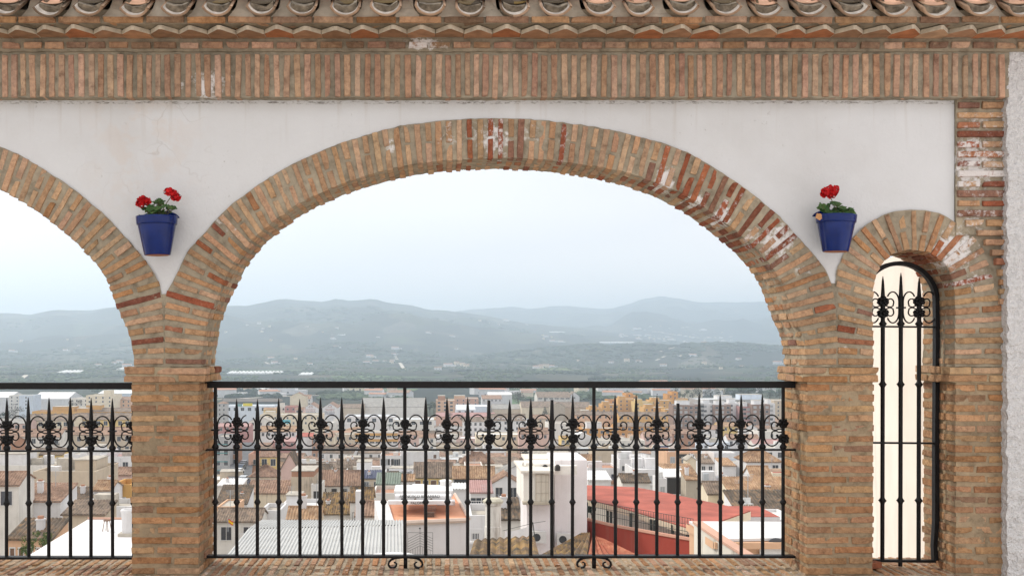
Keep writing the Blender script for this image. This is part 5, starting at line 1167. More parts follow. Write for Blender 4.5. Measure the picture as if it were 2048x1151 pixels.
H(527,552,818,740,12,'yellow','gablex',R_orange,1.4,(1,2),'small yellow house right of the pale blue shop')
H(552,572,812,760,14,'offwhite','flat',R_gravel,0,(2,2),'off-white house with a domed roof room before the cream tower', boxes=((.3,.7,.3,.7,2.4,'offwhite'),))
H(570,592,812,745,14,'rose','flat',R_terr,0,(2,2),'rose pink house in front of the cream tower')
H(590,608,818,735,14,'pink','gablex',R_tile,1.5,(2,2),'dusty pink narrow house beside the lettered gables')
H(520,642,829,660,20,'cream','flat',R_gravel,0,(2,10),'long cream flat roofed block across the far town', wsize=(1.0,1.2), boxes=((.05,.2,.3,.8,2,'cream'),))
root = PLACED[-1][5]; mb = MB(); hh = max(v.co.z for v in root.children[0].data.vertices); w_ = root['w']; mb.box(-w_*.15, w_*.0, -.08, 0, hh-4.6, hh-2.4); mb.build('sign_board', mat_flat('turquoise_sign',(.10,.42,.50),.6,.05), root)
H(722,850,813,900,34,'offwhite','gablex',R_grey,6.5,(0,0),'huge grey roofed warehouse in the far town', name='warehouse', cat='warehouse')
H(672,728,815,890,24,'beige','gablex',R_brown,2.5,(0,4),'beige brown roofed warehouse left of the huge grey one', name='warehouse', cat='warehouse')
H(690,790,832,720,24,'white','flat',R_lgrey,0,(1,6),'long white depot with dark bay openings', wsize=(2.6,2.4), name='warehouse', cat='warehouse')
H(786,868,838,690,20,'offwhite','flat',R_lgrey,0,(1,5),'off-white depot with pale roof beside the white depot', name='warehouse', cat='warehouse', wsize=(2.2,2))
H(872,909,800,930,26,'peach','flat',R_gravel,0,(5,3),'peach brick flats with deep balconies, shorter half', wsize=(2.2,1.5), boxes=((.1,.5,.2,.7,4,'brick'),))
H(909,957,796,985,24,'salmon','flat',R_gravel,0,(6,4),'salmon brick flats behind, taller half', boxes=((.0,.45,.2,.8,2.5,'peach'),))
H(913,951,819,800,46,'bluewhite','gablex',R_lgrey,2.6,(1,3),'pale blue shed with ribbed grey roof below the salmon flats', name='shed', cat='shed', side=6, wsize=(1.6,1.0))
H(950,980,812,900,30,'bluewhite','flat',R_white,0,(0,4),'pale wing of the blue shed', name='shed', cat='shed')
H(964,1004,797,1040,26,'white','gablex',R_tile,3,(1,5),'white barn with red roof on green meadow', name='barn', cat='barn')
H(976,1024,789,1180,26,'white','gablex',R_white,2.4,(0,0),'white roofed barn behind the red roofed barn', name='barn', cat='barn')
H(1075,1141,794,1060,34,'offwhite','gablex',R_brown,4.6,(1,6),'long white warehouse with brown roof among dark trees', name='warehouse', cat='warehouse', wsize=(3.5,.8), dirt=.5)
H(1139,1159,792,1075,24,'white','gabley',R_brown,4,(1,1),'white gable end of the long warehouse', name='warehouse', cat='warehouse')
H(985,1043,817,900,24,'beige','gablex',R_grey,3.2,(0,2),'beige warehouse with grey roof, left of the dark cypress', name='warehouse', cat='warehouse')
H(1043,1104,814,890,26,'cream','gablex',R_brown,4.2,(0,0),'cream panelled warehouse with brown roof behind the dark cypress', name='warehouse', cat='warehouse')
H(1112,1182,814,900,24,'beige','gablex',R_brown,3.8,(0,4),'beige warehouse with brown roof touching the ochre estate', name='warehouse', cat='warehouse')
H(1100,1130,812,880,20,'stone','gabley',R_brown,3,(0,0),'ruined stone gable between two warehouses', name='barn', cat='barn', dirt=1.2)
# ochre estate
OC = [(1160,1205,826,800,'beige',2),(1178,1214,816,860,'ochre',2),(1204,1240,808,870,'ochre',3),(1216,1236,799,900,'orange',2),(1236,1272,797,880,'ochre',4),(1252,1266,786,900,'orange',2),(1262,1275,791,915,'ochre',2),(1270,1306,803,860,'yellow',4),(1300,1346,800,865,'ochre',5),(1335,1348,788,900,'orange',2),(1344,1356,783,915,'orange',2),(1350,1376,797,900,'ochre',3),(1288,1332,814,815,'ochre',3),(1330,1352,818,800,'ochre',4)]
OCD = ['palest block at the near left of the ochre estate','ochre block under the estate at its left edge','stepped ochre block left of the estate tower','small orange roof room block on the left of the estate','ochre block carrying the estate tower','orange stair tower, tallest on the left of the estate','short ochre turret right of the stair tower','yellow four storey block in the middle of the estate','broad ochre block on the right of the estate','orange roof turret beside the twin on the right of the estate','orange roof turret highest on the right of the estate','ochre block behind the brown brick flats','ochre block in the front row of the estate','ochre block closest to the brown brick flats']
for (a,b,t,D_,wl_,r), lb in zip(OC, OCD): H(a,b,t,D_,18,wl_,'flat',R_gravel if r > 2 else R_tile,0,(r,max(1,(b-a)//11)), lb, group='ochre estate blocks', boxes=((.1,.45,.2,.7,2.4,wl_),) if b-a > 30 else (), dirt=.2)
H(1150,1240,829,700,14,'peach','gablex',R_brown,2.6,(1,8),'long row of brown roofs below the ochre estate, left half')
H(1238,1336,831,690,14,'ochre','gablex',R_brown,2.8,(2,8),'long row of brown roofs below the ochre estate, right half')
H(1165,1232,856,600,16,'orange','flat',R_gravel,0,(2,6),'orange flat roofed block with a white penthouse', boxes=((.15,.6,.2,.7,3.4,'white'),), wsize=(1.6,1.4))
H(1228,1340,852,610,16,'orange','gablex',R_brown,2.2,(2,9),'orange long block under brown tiles beside the white penthouse', wsize=(1.5,1.4))
# brown and white flats
FL = [(1346,1398,809,760,'brown',5,5,'brown brick flats nearest the ochre estate'),(1396,1408,806,765,'grey',5,1,'recessed grey balcony bay left of white flats'),(1404,1430,807,770,'white',5,2,'white rendered flats between brown brick flats'),(1428,1462,809,765,'brown',5,3,'brown brick flats in the middle of the row'),(1456,1482,805,775,'white',5,2,'white rendered flats, second in the row'),(1480,1506,812,765,'rose',5,2,'mauve balcony bay in the row of flats'),(1504,1540,808,760,'brown',5,3,'brown brick flats at the far right of the row'),(1536,1550,806,775,'white',5,1,'white end bay of the row of flats')]
for a,b,t,D_,wl_,r,c_,lb in FL:
    H(a,b,t,D_,15,wl_,'flat',R_lgrey,0,(r,c_), lb, group='row of brown and white flats', name='apartment_block', cat='flats', wsize=(1.9,1.5) if wl_ in ('brown','white') else (4.0,1.6), wstyle=('glass','blind'), boxes=((.2,.7,.3,.8,3,'white'),) if wl_ != 'grey' else ())
H(1395,1545,798,900,30,'grey','flat',R_lgrey,0,(1,12),'long grey roofed hall behind the row of flats', boxes=((.3,.5,.3,.7,3,'white'),(.6,.9,.3,.7,4,'bluewhite')))
H(1548,1600,800,830,22,'beige','flat',R_gravel,0,(4,3),'beige flats beside the right brick pier')
# -- middle band
H(520,592,862,520,13,'white','gablex',R_orange,3.0,(1,6),'white house under a long orange roof below the cream block')
H(436,500,852,540,14,'rose','gablex',R_rose,1.6,(1,5),'low building with rose red roof beside the left pier')
H(498,545,842,590,14,'offwhite','gabley',R_gravel,3.4,(1,3),'off-white gable fronted hall behind the broken scroll')
H(592,624,872,470,13,'white','shed',R_red,1.2,(0,0),'white blank house with red roof edge left of the brick gable')
H(624,642,872,468,13,'brick','flat',R_terr,0,(3,2),'narrow red brick house with balconies')
H(440,476,882,520,13,'offwhite','gablex',R_tile,1.8,(1,3),'off-white house with terracotta roof low beside the left pier')
H(545,592,882,490,13,'rose','shed',R_rose,1.5,(1,3),'rose red roofed house behind the brick red one')
H(642,668,872,500,12,'cream','gablex',R_tile,1.5,(2,2),'cream house right of the narrow brick house')
H(670,706,868,540,14,'beige','flat',R_gravel,0,(2,3),'beige flat roofed house left of the striped school')
H(704,796,863,560,16,'white','flat',R_gravel,0,(2,8),'white school with two orange bands', name='school', cat='school', wsize=(2.2,1.4))
root = PLACED[-1][5]; w_ = root['w']; hh = max(v.co.z for v in root.children[0].data.vertices)
for k in (0,1): mb = MB(); mb.box(-w_*.5, w_*.5, -.12, -.0, hh-.9-3.0*k-.5, hh-.1-3.0*k); mb.build('orange_band', wall_mat(C_['ochre'],.1), root)
H(796,850,868,520,13,'pink','gablex',R_tile,2,(2,4),'pink house with terracotta roof right of the striped school')
H(838,872,874,460,11,'offwhite','gablex',R_tile,1.8,(2,2),'off-white little house before the pink one')
H(872,990,832,760,20,'salmon','gablex',R_rose,3,(0,6),'long salmon hall with rose roof under the pale blue shed')
H(926,986,842,620,16,'white','gablex',R_brown,2.6,(3,6),'white terrace of houses with balconies in mid town', wsize=(1.2,1.6))
H(982,1052,840,600,16,'white','gablex',R_brown,4.2,(2,6),'white mansion with a row of dormers in its brown roof')
root = PLACED[-1][5]; w_ = root['w']; hh = max(v.co.z for v in root.children[0].data.vertices)-4.2
for k in range(7): x_ = -w_*.43+w_*.86*k/6; mb = MB(); mb.box(x_-.7, x_+.7, 1.0, 4.2, hh+.2, hh+2.0); mb.box(x_-.45, x_+.45, .97, 1.02, hh+.6, hh+1.7, 1); mb.build('dormer', [M_white, M_glass], root)
H(952,1040,868,500,13,'cream','flat',R_white,0,(1,4),'long cream flat roofed block in mid town', dirt=.2)
H(1038,1098,866,490,12,'pink','gablex',R_tile,3,(1,4),'pinkish house with broad terracotta roof before the white mansion')
H(1096,1152,846,560,16,'offwhite','flat',R_gravel,0,(3,3),'tall off-white block with small blue windows', wsize=(.9,1.0))
H(1062,1100,836,640,16,'beige','gablex',R_tile,2.5,(2,3),'beige house with a terracotta roof left of the tall off-white block')
H(1122,1140,874,470,10,'yellow','flat',R_orange,0,(1,2),'tiny yellow house below the tall off-white block')
H(1140,1190,876,480,12,'white','gabley',R_white,3.5,(0,1),'white gabled house below the orange block')
H(1188,1290,880,470,13,'offwhite','flat',R_gravel,0,(1,8),'off-white row with shaded galleries below the orange block')
H(1288,1345,872,500,13,'pink','gablex',R_tile,2.4,(2,4),'pink house with terracotta roof below the orange long block')
H(1344,1400,866,510,13,'brick','gablex',R_tile,2.2,(2,4),'brick red house below the brown brick flats')
H(1398,1440,858,560,14,'white','gablex',R_tile,2.5,(2,3),'white house with terracotta roof below the white flats')
H(1436,1488,852,580,15,'yellow','gablex',R_orange,2.5,(2,5),'yellow ochre house below the middle flats')
H(1486,1520,858,540,14,'white','gabley',R_tile,3.5,(0,1),'white gable fronted house below the right flats')
H(1516,1590,862,500,14,'offwhite','flat',R_gravel,0,(2,4),'off-white house with grey roof against the right pier')
H(1405,1460,884,420,12,'bluewhite','flat',R_white,0,(1,4),'pale bluish house with a white roof terrace', boxes=((.1,.4,.3,.8,2.2,'white'),))
H(1456,1520,878,430,12,'white','gablex',R_tile,2.2,(1,5),'white house with terracotta roof and pergola near the right pier')
H(1508,1590,888,400,12,'offwhite','gablex',R_rose,2.0,(2,4),'off-white house with rose roof tucked by the right pier')
# -- near-middle band
H(428,460,872,330,11,'grey','flat',R_gravel,0,(7,2),'grey apartment tower with teal bands beside the left pier', name='apartment_block', cat='flats')
root = PLACED[-1][5]; w_ = root['w']; hh = max(v.co.z for v in root.children[0].data.vertices)
for k in range(6): mb = MB(); mb.box(-w_*.5, w_*.35, -.10, 0, hh-2.0-2.55*k, hh-1.75-2.55*k); mb.build('teal_band', M_teal, root)
H(459,474,890,335,9,'brick','flat',R_terr,0,(6,1),'narrow brick red house behind the teal banded tower', name='apartment_block', cat='flats')
H(434,484,970,205,8,'offwhite','shed',R_white,.8,(1,1),'white roofed cabin with one long window slit', wsize=(1.3,.35))
H(432,494,1005,165,9,'white','shed',R_dark,2.6,(0,2),'white house with dark weathered roof left of the stained wall')
H(434,470,1012,145,7,'peach','flat',R_gravel,0,(1,2),'peach house with two tall grey blinds beside the left pier', wstyle='blind', wsize=(1.0,1.9), par=.2)
H(430,520,1040,120,8,'offwhite','gablex',R_brown,1.2,(1,2),'low brown roofed house under the little flag')
H(497,524,907,330,10,'salmon','flat',R_terr,0,(1,1),'bare brick red block beside the ornate villa', par=1.0)
H(520,555,912,320,9,'yellow','gablex',R_tile,2.6,(3,2),'ornate yellow villa with white window surrounds', wsize=(1.4,1.9))
H(499,556,952,272,10,'cream','hip',R_tile,3.4,(1,4),'round cornered cream house with a hipped terracotta roof and dormer', wsize=(1.0,2.0))
root = PLACED[-1][5]; hh = max(v.co.z for v in root.children[0].data.vertices); mb = MB(); mb.box(-.2,1.0,1.0,3.4,hh+.2,hh+1.7); mb.box(.1,.7,.97,1.02,hh+.5,hh+1.5,1); mb.add([(-.4,.8,hh+1.7),(1.2,.8,hh+1.7),(.4,.8,hh+2.5),(-.4,3.4,hh+1.7),(1.2,3.4,hh+1.7),(.4,3.4,hh+2.5)],[(0,1,2),(0,2,5,3),(1,4,5,2)]); mb.build('dormer', [M_white,M_glass], root)
H(562,596,935,258,12,'pink','gabley',R_dark,4.6,(0,0),'pale pink gable end with dark roof behind the stained wall')
H(596,660,948,262,13,'offwhite','gablex',R_dark,2.6,(0,0),'long dark roofed house right of the pale pink gable', chim=1)
H(492,585,985,205,9,'cream','shed',R_tile,2.2,(0,0),'large stained cream wall under an orange tiled roof', dirt=1.3)
H(582,628,953,202,9,'beige','flat',R_terr,0,(0,0),'stained beige tower with red roof parapet', dirt=1.4, par=.4, boxes=((.02,.98,.02,.98,1.4,'brick'),))
H(622,642,968,200,7,'offwhite','flat',R_gravel,0,(2,1),'narrow off-white house with dark windows right of the stained tower', wstyle='dark')
H(636,722,969,212,10,'offwhite','gablex',R_tile,3.2,(1,4),'off-white house with broad brown orange roof right of the stained tower', wstyle='dark', chim=1)
H(672,728,935,275,11,'beige','gablex',R_brown,2.2,(1,2),'beige house with a brown roof and skylight', chim=2)
H(690,762,942,268,10,'white','flat',R_white,0,(0,2),'white flat roofed house left of the balcony flats', boxes=((.3,.7,.3,.9,2.4,'white'),))
H(760,802,910,345,12,'white','flat',R_terr,0,(0,0),'white balcony flats with two open storeys', par=.4)
root = PLACED[-1][5]; w_ = root['w']; hh = max(v.co.z for v in root.children[0].data.vertices)
for k in range(3):
    mb = MB(); mb.box(-w_*.46, w_*.46, -.03, .02, hh-.7-3*k-2.0, hh-.7-3*k); mb.build('gallery_shade_panel', M_dark, root)  # dark panels paint the shade of the open storeys
    mb = MB(); mb.box(-w_*.5, w_*.5, -1.2, -.01, hh-3.55-3*k, hh-3.4-3*k); mb.box(-w_*.2, w_*.15, -1.2, -1.1, hh-3.4-3*k, hh-2.5-3*k); mb.build('balcony', M_white, root); mb = MB(); mb.box(-w_*.02, w_*.03, -1.0, -.05, hh-3.4-3*k, hh-.7-3*k); mb.build('balcony_screen', M_white, root)
    o = put('window', win_mesh(1.4,1.9,'blind'), root, (-w_*.25,-.04,hh-2.75-3*k)); o = put('window', win_mesh(1.4,1.9,'glass'), root, (w_*.28,-.04,hh-2.75-3*k))
H(800,852,902,348,14,'white','flat',R_gravel,0,(0,0),'blank pale grey party wall right of the balcony flats', dirt=.15)
H(725,770,946,250,9,'white','flat',R_gravel,0,(0,0),'white parapet house before the balcony flats')
H(722,764,955,205,5,'beige','shed',R_blue,1.4,(1,2),'house with dark blue panel roof below the balcony flats')
H(752,800,967,195,8,'offwhite','shed',R_green,1.8,(1,3),'off-white house with a green felt roof')
H(803,829,960,208,7,'white','gablex',R_orange,1.2,(1,2),'small white house with orange roof beside the yellow fronted row')
H(828,906,953,235,11,'yellow','gablex',R_brown,3.6,(1,5),'yellow fronted row house with brown doors and a white attic', wstyle=('shut','glass'), wsize=(1.1,2.1))
root = PLACED[-1][5]; w_ = root['w']; hh = max(v.co.z for v in root.children[0].data.vertices)-3.6; mb = MB(); mb.box(-w_*.27, w_*.24, 1.2, 6, hh+.3, hh+3.8); mb.box(-w_*.38, w_*.36, .9, 7, hh+3.8, hh+4.2); mb.build('attic', M_white, root); o = put('window', win_mesh(1.3,1.5,'shut'), root, (w_*.03,1.2,hh+1.3))
H(906,990,955,222,10,'grey','gablex',R_orange,2.6,(0,0),'dark open gallery under a wide orange tiled roof', openz=((.03,.97,.25,3.4),))
root = PLACED[-1][5]; w_ = root['w']; hh = max(v.co.z for v in root.children[0].data.vertices)-2.6; 
for x_ in (-.28,-.12,.2,.42): o = put('window', win_mesh(1.6,2.2,'blind'), root, (w_*x_,-.06,hh-3.1))
H(905,945,977,170,5,'white','shed',R_white,.6,(0,0),'white awning terrace below the dark gallery')
H(921,987,925,295,10,'beige','hip',R_tile,3.6,(1,4),'beige house with hipped terracotta roof and skylight', chim=2)
H(930,965,930,270,9,'offwhite','flat',R_terr,0,(1,2),'off-white house with white garage shutter before the hipped roof', wstyle='blind', wsize=(2,1.4))
H(941,985,983,140,8,'white','shed',R_rose,1.1,(2,2),'house with rose awning roof and glazed blue balcony', wstyle='glass', wsize=(1.3,1.1))
H(968,1035,948,240,11,'offwhite','flat',R_gravel,0,(0,2),'off-white house with pale roof left of the white tower', boxes=((.1,.6,.3,.8,1.6,'offwhite'),))
H(984,1040,965,165,9,'white','gabley',R_tile,1.6,(1,2),'white house with low gable close to the white tower')
H(1002,1062,945,215,10,'white','gabley',R_grey,2.0,(1,1),'white house with grey gable roof behind the white tower')
H(985,1042,1035,88,6,'offwhite','shed',R_dark,1.4,(0,1),'low dark tiled house between chimney and white tower')
H(1060,1140,918,300,14,'grey','gablex',R_gravel,2.6,(0,0),'grey gravel roofed hall behind the white tower')
H(1105,1190,925,260,10,'brick','gablex',R_orange,2.2,(0,2),'orange roofed house right of the grey hall', wsize=(1,.9))
H(1186,1250,898,340,10,'beige','flat',R_gravel,0,(0,0),'bare beige party wall with wooden lean-tos')
H(1175,1238,935,225,10,'white','flat',R_terr,0,(2,3),'white house with brick red balcony parapet', wsize=(1.0,1.2), ac=1)
root = PLACED[-1][5]; w_ = root['w']; hh = max(v.co.z for v in root.children[0].data.vertices); bands(root, hh, w_, 1, wall_mat(C_['brick'],.2), th=.9, first=.2, dep=.5); mb = MB()
for q in range(26): x_ = -w_*.5+w_*q/25; mb.box(x_-.12, x_+.12, -.4, -.15, hh-.2, hh+random.uniform(.2,.6))
mb.build('planter', mat_leaf('balcony_plants',(.05,.06,.05),(.16,.14,.17)), root)
H(1239,1296,918,232,11,'white','flat',R_white,0,(2,3),'white two storey house with three small windows', wsize=(.9,1.0), boxes=((.05,.14,.3,.6,1.8,'white'),), par=.6)
H(1268,1330,938,205,10,'white','flat',R_white,0,(2,3),'white house with grey shutters right of the three window house', wstyle='blind')
H(1245,1300,962,150,7,'offwhite','gablex',R_dark,1.0,(0,2),'low dark tiled house behind the red pavilion roof')
H(1176,1222,958,145,7,'white','shed',R_white,.8,(0,1),'white lean-to house between white tower and balcony house')
H(1334,1402,903,262,11,'peach','flat',R_terr,0,(1,3),'peach house with balcony and grey blinds', wstyle='blind', openz=((.3,.95,-.0,1.0),))
H(1312,1342,905,300,10,'grey','gablex',R_blue,2,(0,1),'small slate roofed house left of the peach house')
H(1374,1392,918,228,5,'cream','gabley',R_gravel,.8,(0,0),'tall cream stepped chimney stack before the peach house', dirt=.2)
H(1322,1392,945,212,8,'beige','shed',R_orange,1.6,(0,0),'long orange tiled roof below the peach house')
H(1400,1428,925,235,8,'white','shed',R_brown,1.8,(1,2),'white house with brown roof and red canopy')
H(1330,1374,952,165,6,'white','shed',R_white,.9,(0,0),'carport with a white awning roof', openz=((.03,.97,.15,2.6),))
H(1316,1334,956,160,4,'white','flat',R_gravel,0,(1,1),'little white hut beside the carport', wstyle='blind')
H(1372,1398,957,158,5,'stone','shed',R_orange,1.2,(0,0),'timber and stone shack under an orange roof edge', dirt=1.3)
H(1428,1472,905,262,12,'white','flat',R_white,0,(0,0),'tall blank white wall with an orange tiled strip')
H(1446,1472,930,215,9,'white','shed',R_orange,1.1,(0,0),'white blank house with orange sloping coping')
H(1468,1512,925,245,10,'bluewhite','flat',R_gravel,0,(1,2),'bluish white house with a roof terrace rail', dirt=.6)
H(1494,1562,922,212,12,'white','hip',R_orange,3.0,(1,3),'white house with hipped lichened orange roof by the right pier')
H(1400,1480,962,168,8,'white','flat',R_gravel,0,(0,2),'long grey white terrace wall behind the orange roofs', dirt=.9)
H(1530,1590,895,300,12,'white','flat',R_gravel,0,(2,3),'white house half hidden by the right pier')
H(1506,1546,958,150,8,'white','gablex',R_orange,2.0,(0,1),'white house with straw coloured roof by the right pier')
H(1545,1600,945,160,6,'cream','flat',R_red,0,(1,2),'cream house with red awning against the right pier', wstyle='dark')
H(1416,1466,985,125,7,'cream','gablex',R_brown,1.3,(0,1),'low house with brown rolled tiles left of the big orange roof')
H(1420,1466,975,140,5,'beige','flat',R_red,0,(0,0),'small red domed roof with a red chimney pot', chim=1, par=.1)
H(1470,1600,1000,118,9,'cream','shed',R_orange,2.4,(0,0),'wide orange tiled roof beside the right brick pier')
H(1474,1600,1019,92,6,'white','shed',R_dark,1.5,(0,0),'wide dark orange tiled roof under the orange one')
H(1505,1600,1038,78,5,'white','flat',R_white,0,(1,2),'white low house with small window behind the red pavilion roof', par=.2)
H(1395,1560,1033,66,4.5,'white','flat',R_red,0,(0,0),'flat red roof strip behind the peach house', par=0)
H(640,700,1025,130,7,'offwhite','shed',R_moss,2.4,(0,1),'lichened striped tile roof with a red ridge')
root = PLACED[-1][5]
H(520,560,1020,125,6,'white','flat',R_gravel,0,(1,1),'white house with a sign board above the corrugated roof')
H(560,640,1012,135,7,'white','flat',R_white,0,(0,2),'white terrace house under the stained wall', boxes=((.1,.45,.3,.8,1.5,'white'),), ac=1)
H(575,640,1035,100,5,'beige','gablex',R_orange,1.0,(0,1),'low orange tiled roof just above the corrugated roof', chim=1)
H(700,745,1000,128,6,'offwhite','gablex',R_moss,1.6,(1,1),'off-white house with mossy tiles above the corrugated roof')
H(745,800,985,150,8,'offwhite','flat',R_terr,0,(1,2),'off-white house left of the lettered pigeon loft', ac=1)
H(712,780,1028,95,6,'offwhite','gablex',R_tile,1.1,(1,2),'low terracotta roofed house left of the orange coated roof')
H(711,727,982,78,1.0,'white','flat',R_white,0,(0,0),'slim white chimney tower rising above the corrugated roof', name='chimney_tower', cat='chimney', par=0, dirt=.1)
H(938,990,1030,78,6,'white','flat',R_gravel,0,(1,2),'white house with two small windows right of the loft house', wsize=(.5,.4))
# ---------------------------------------------------------------- the rest of the town between the houses above
WN = dict(white='white', offwhite='off-white', cream='cream', beige='beige', peach='peach', ochre='ochre', yellow='yellow', pink='pink', grey='grey', bluewhite='bluish white', brick='brick red', salmon='salmon', stone='stone grey')
ORD = ['first','second','third','fourth','fifth','sixth','seventh','eighth','ninth','tenth','eleventh','twelfth','thirteenth','fourteenth','fifteenth','sixteenth','seventeenth','eighteenth','nineteenth','twentieth','twenty-first','twenty-second','twenty-third','twenty-fourth','twenty-fifth','twenty-sixth','twenty-seventh']
def where(px, D):
    band = 'nearby' if D < 190 else 'mid town' if D < 420 else 'far town' if D < 700 else 'town edge'
    if px > 415: return 'past the %s long railing gap, %s' % (ORD[max(0,min(26, int((px-431)/42.05)))], band)
    return 'past the %s cut-off railing gap, %s' % (ORD[min(6, max(0, int((px+28)/42.1)))], band)
def hits(x0, x1, y0, y1, m):
    for a,b,c,d in FOOT:
        if x0 < b+m and x1 > a-m and y0 < d+m and y1 > c-m: return True
    return False
GR = np.full((140, 820), 1e9)                              # what the houses above already hide, in cells of two photo pixels
def cells(p0, p1, t, b): return slice(int(max(0,(t-850+130)/2.5)), int(max(0,min(140,(b-850+130)/2.5)))), slice(int(max(0,p0/2)), int(max(0,min(820,p1/2))))
for cx_, t_, a_, b_, D_, r_ in PLACED:
    s_ = cells(a_, b_, t_, HY-(r_.location.z)*F/D_); GR[s_] = np.minimum(GR[s_], D_)
for a_,b_,t_,D_ in ((452,810,1040,45),(776,936,980,58),(1035,1176,915,60),(1168,1500,968,62),(40,262,1037,47),(1378,1700,1041,43),(970,1003,998,47),(940,1230,1070,36)):
    s_ = cells(a_, b_, t_, 1151); GR[s_] = np.minimum(GR[s_], D_)
cand = []; D = 100.0
while D < 900:
    stepx = 8+D*.018; x = -880*D/F-4+random.uniform(0,stepx); half1 = 720*D/F+4
    while x < half1:
        w = random.uniform(7,13)*(1+D*.0009); dep = random.uniform(7,11)*(1+D*.0008); D_ = D+random.uniform(-.2,.2)*(8+D*.02); px = CX+(x+w/2)*F/D_; zg = land(px, D_+dep/2)
        st = 1 if random.random() < .35 else 2
        if D_ > 420 and random.random() < .35: st = 3
        hgt = 3.1*st+random.uniform(.1,.9); pyT = HY-(zg+hgt)*F/D_; hw = w*F/D_/2
        if ((-30 < px < 262) or (415 < px < 1575)) and pyT < 1095 and not hits(x, x+w, D_, D_+dep, .6):
            s_ = cells(px-hw, px+hw, pyT-dep*.12*F/D_, HY-zg*F/D_); sub = GR[s_]; vis = float((sub > D_).sum())*5
            if vis > 75:
                cand.append((vis, px, hw, pyT, D_, dep, st, w)); FOOT.append((x, x+w, D_, D_+dep)); GR[s_] = np.minimum(sub, D_)
            x += w*random.uniform(.95,1.1)
        else: x += w*.45
    D += 7+D*.028
cand.sort(reverse=True); used = set(); NF = 0; MAXF = 300-sum(1 for p in PLACED if p[5].name.startswith('house'))
for vis, px, hw, pyT, D_, dep, st, w in cand:
    if NF >= MAXF: break
    for attempt in range(12):
        wl_ = random.choices(['white','offwhite','cream','beige','peach','yellow','pink','bluewhite','salmon','stone','ochre'], [50,22,7,6,3,2,3,6,1,3,1])[0]
        rf = random.choices(['flat','gablex','gabley','shed','hip'], [50,24,10,11,5])[0]
        rm = random.choice([R_terr,R_gravel,R_white,R_gravel,R_lgrey]) if rf == 'flat' else random.choices([R_tile,R_brown,R_orange,R_dark],[45,22,16,15])[0]
        rn = ROOFN.get(id(rm), 'pale flat'); rn = {'flat':rn+' roof','gablex':rn+' roof','gabley':rn+' front gable','shed':rn+' lean-to','hip':'hipped '+rn+' roof'}[rf]
        lab = '%s house, %s, %s' % (WN[wl_], rn, where(px, D_))
        if lab not in used: break
    else: continue
    used.add(lab); extra = random.random() < .35
    nc = max(1,int(w/3.2)) if D_ < 520 else max(1,int(w/4.5)); nr = 0 if random.random() < .22 else st if D_ < 700 else max(1,st-1)
    bx = ((random.uniform(.05,.3),random.uniform(.5,.8),.3,.8,random.uniform(1.6,2.4),wl_),) if rf == 'flat' and extra else ()
    house(px-hw, px+hw, pyT, D_, dep, wall=wl_, roof=rf, rm=rm, win=(nr,nc), label=lab, group='houses filling the town', yaw=random.gauss(0,.14), wstyle=random.choice(['glass','glass','blind','shut',('glass','shut')]), chim=1 if rf != 'flat' and extra else 0, ant=1 if D_ < 260 and random.random() < .4 else 0, boxes=bx, dirt=random.choice([.2,.4,.7,1.0])); NF += 1
print('candidates', len(cand), 'built', NF, 'max', MAXF)
print('fill houses', NF, 'placed', len(PLACED))
# ---------------------------------------------------------------- street with parked cars
M_asph = mat_flat('asphalt', (.10,.10,.105), .9, .2, .5)
mb = MB(); sp = [(488,975),(478,952),(484,925),(490,900),(494,885)]; sp = [P(a,b,D_) for (a,b),D_ in zip(sp,(265,300,340,385,430))]
for a, b in zip(sp[:-1], sp[1:]): mb.quad(a-Vector((3.2,0,-.3)), a+Vector((3.4,0,.3)), b+Vector((3.4,0,.3)), b-Vector((3.2,0,-.3)))
tag(mb.build('street', M_asph, None), kind='structure')
def car_proto():
    root = thing('parked_car', '', 'car', (0,0,0), 0, 'cars parked in the narrow street'); mb = MB()
    prof = [(-2.1,.35),(-2.1,.75),(-1.9,.95),(-1.25,1.0),(-.7,1.42),(.9,1.45),(1.5,1.02),(2.05,.9),(2.1,.35)]
    n = len(prof); vs = [(-.82,y,z) for y,z in prof]+[(.82,y,z) for y,z in prof]; mb.add(vs, [tuple(range(n-1,-1,-1)), tuple(range(n,2*n))]+[(i,i+1,n+i+1,n+i) for i in range(n-1)]+[(n-1,0,n,2*n-1)]); body = mb.build('body', M_acw, root)
    mb = MB(); mb.box(-.84,.84,-1.05,-.85,1.02,1.3); mb.box(-.85,.85,-.55,.75,1.05,1.35); mb.box(-.7,.7,1.1,1.3,1.0,1.3); mb.build('windows', M_glass, root)
    for sx in (-.8,.8):
        for y in (-1.3,1.3): mb = MB(); mb.tube([(sx-.1,y,.32),(sx+.1,y,.32)], .32, 12); mb.build('wheel', M_dark, root)
    return root
carp = [((487,962),272,(.60,.62,.64),'pale silver car parked nearest in the narrow street'),((478,946),300,(.70,.70,.70),'white car parked third in the narrow street'),((483,938),318,(.07,.09,.13),'dark blue car parked fourth in the narrow street'),((488,929),340,(.35,.37,.40),'grey car parked farthest in the narrow street'),((490,968),262,(.08,.10,.16),'dark car parked behind the pale silver one')]
car0 = car_proto()
for i, ((a,b),D_,colr,lb) in enumerate(carp):
    o = car0 if i == 0 else copy_tree(car0); p = P(a,b,D_); o.location = p; o.rotation_euler.z = -.12; o['label'] = lb
    for ch in o.children:
        if ch.name.startswith('body'): me = ch.data.copy(); ch.data = me; me.materials[0] = mat_flat('car_paint', colr, .35, .05, 2, spec=.5)
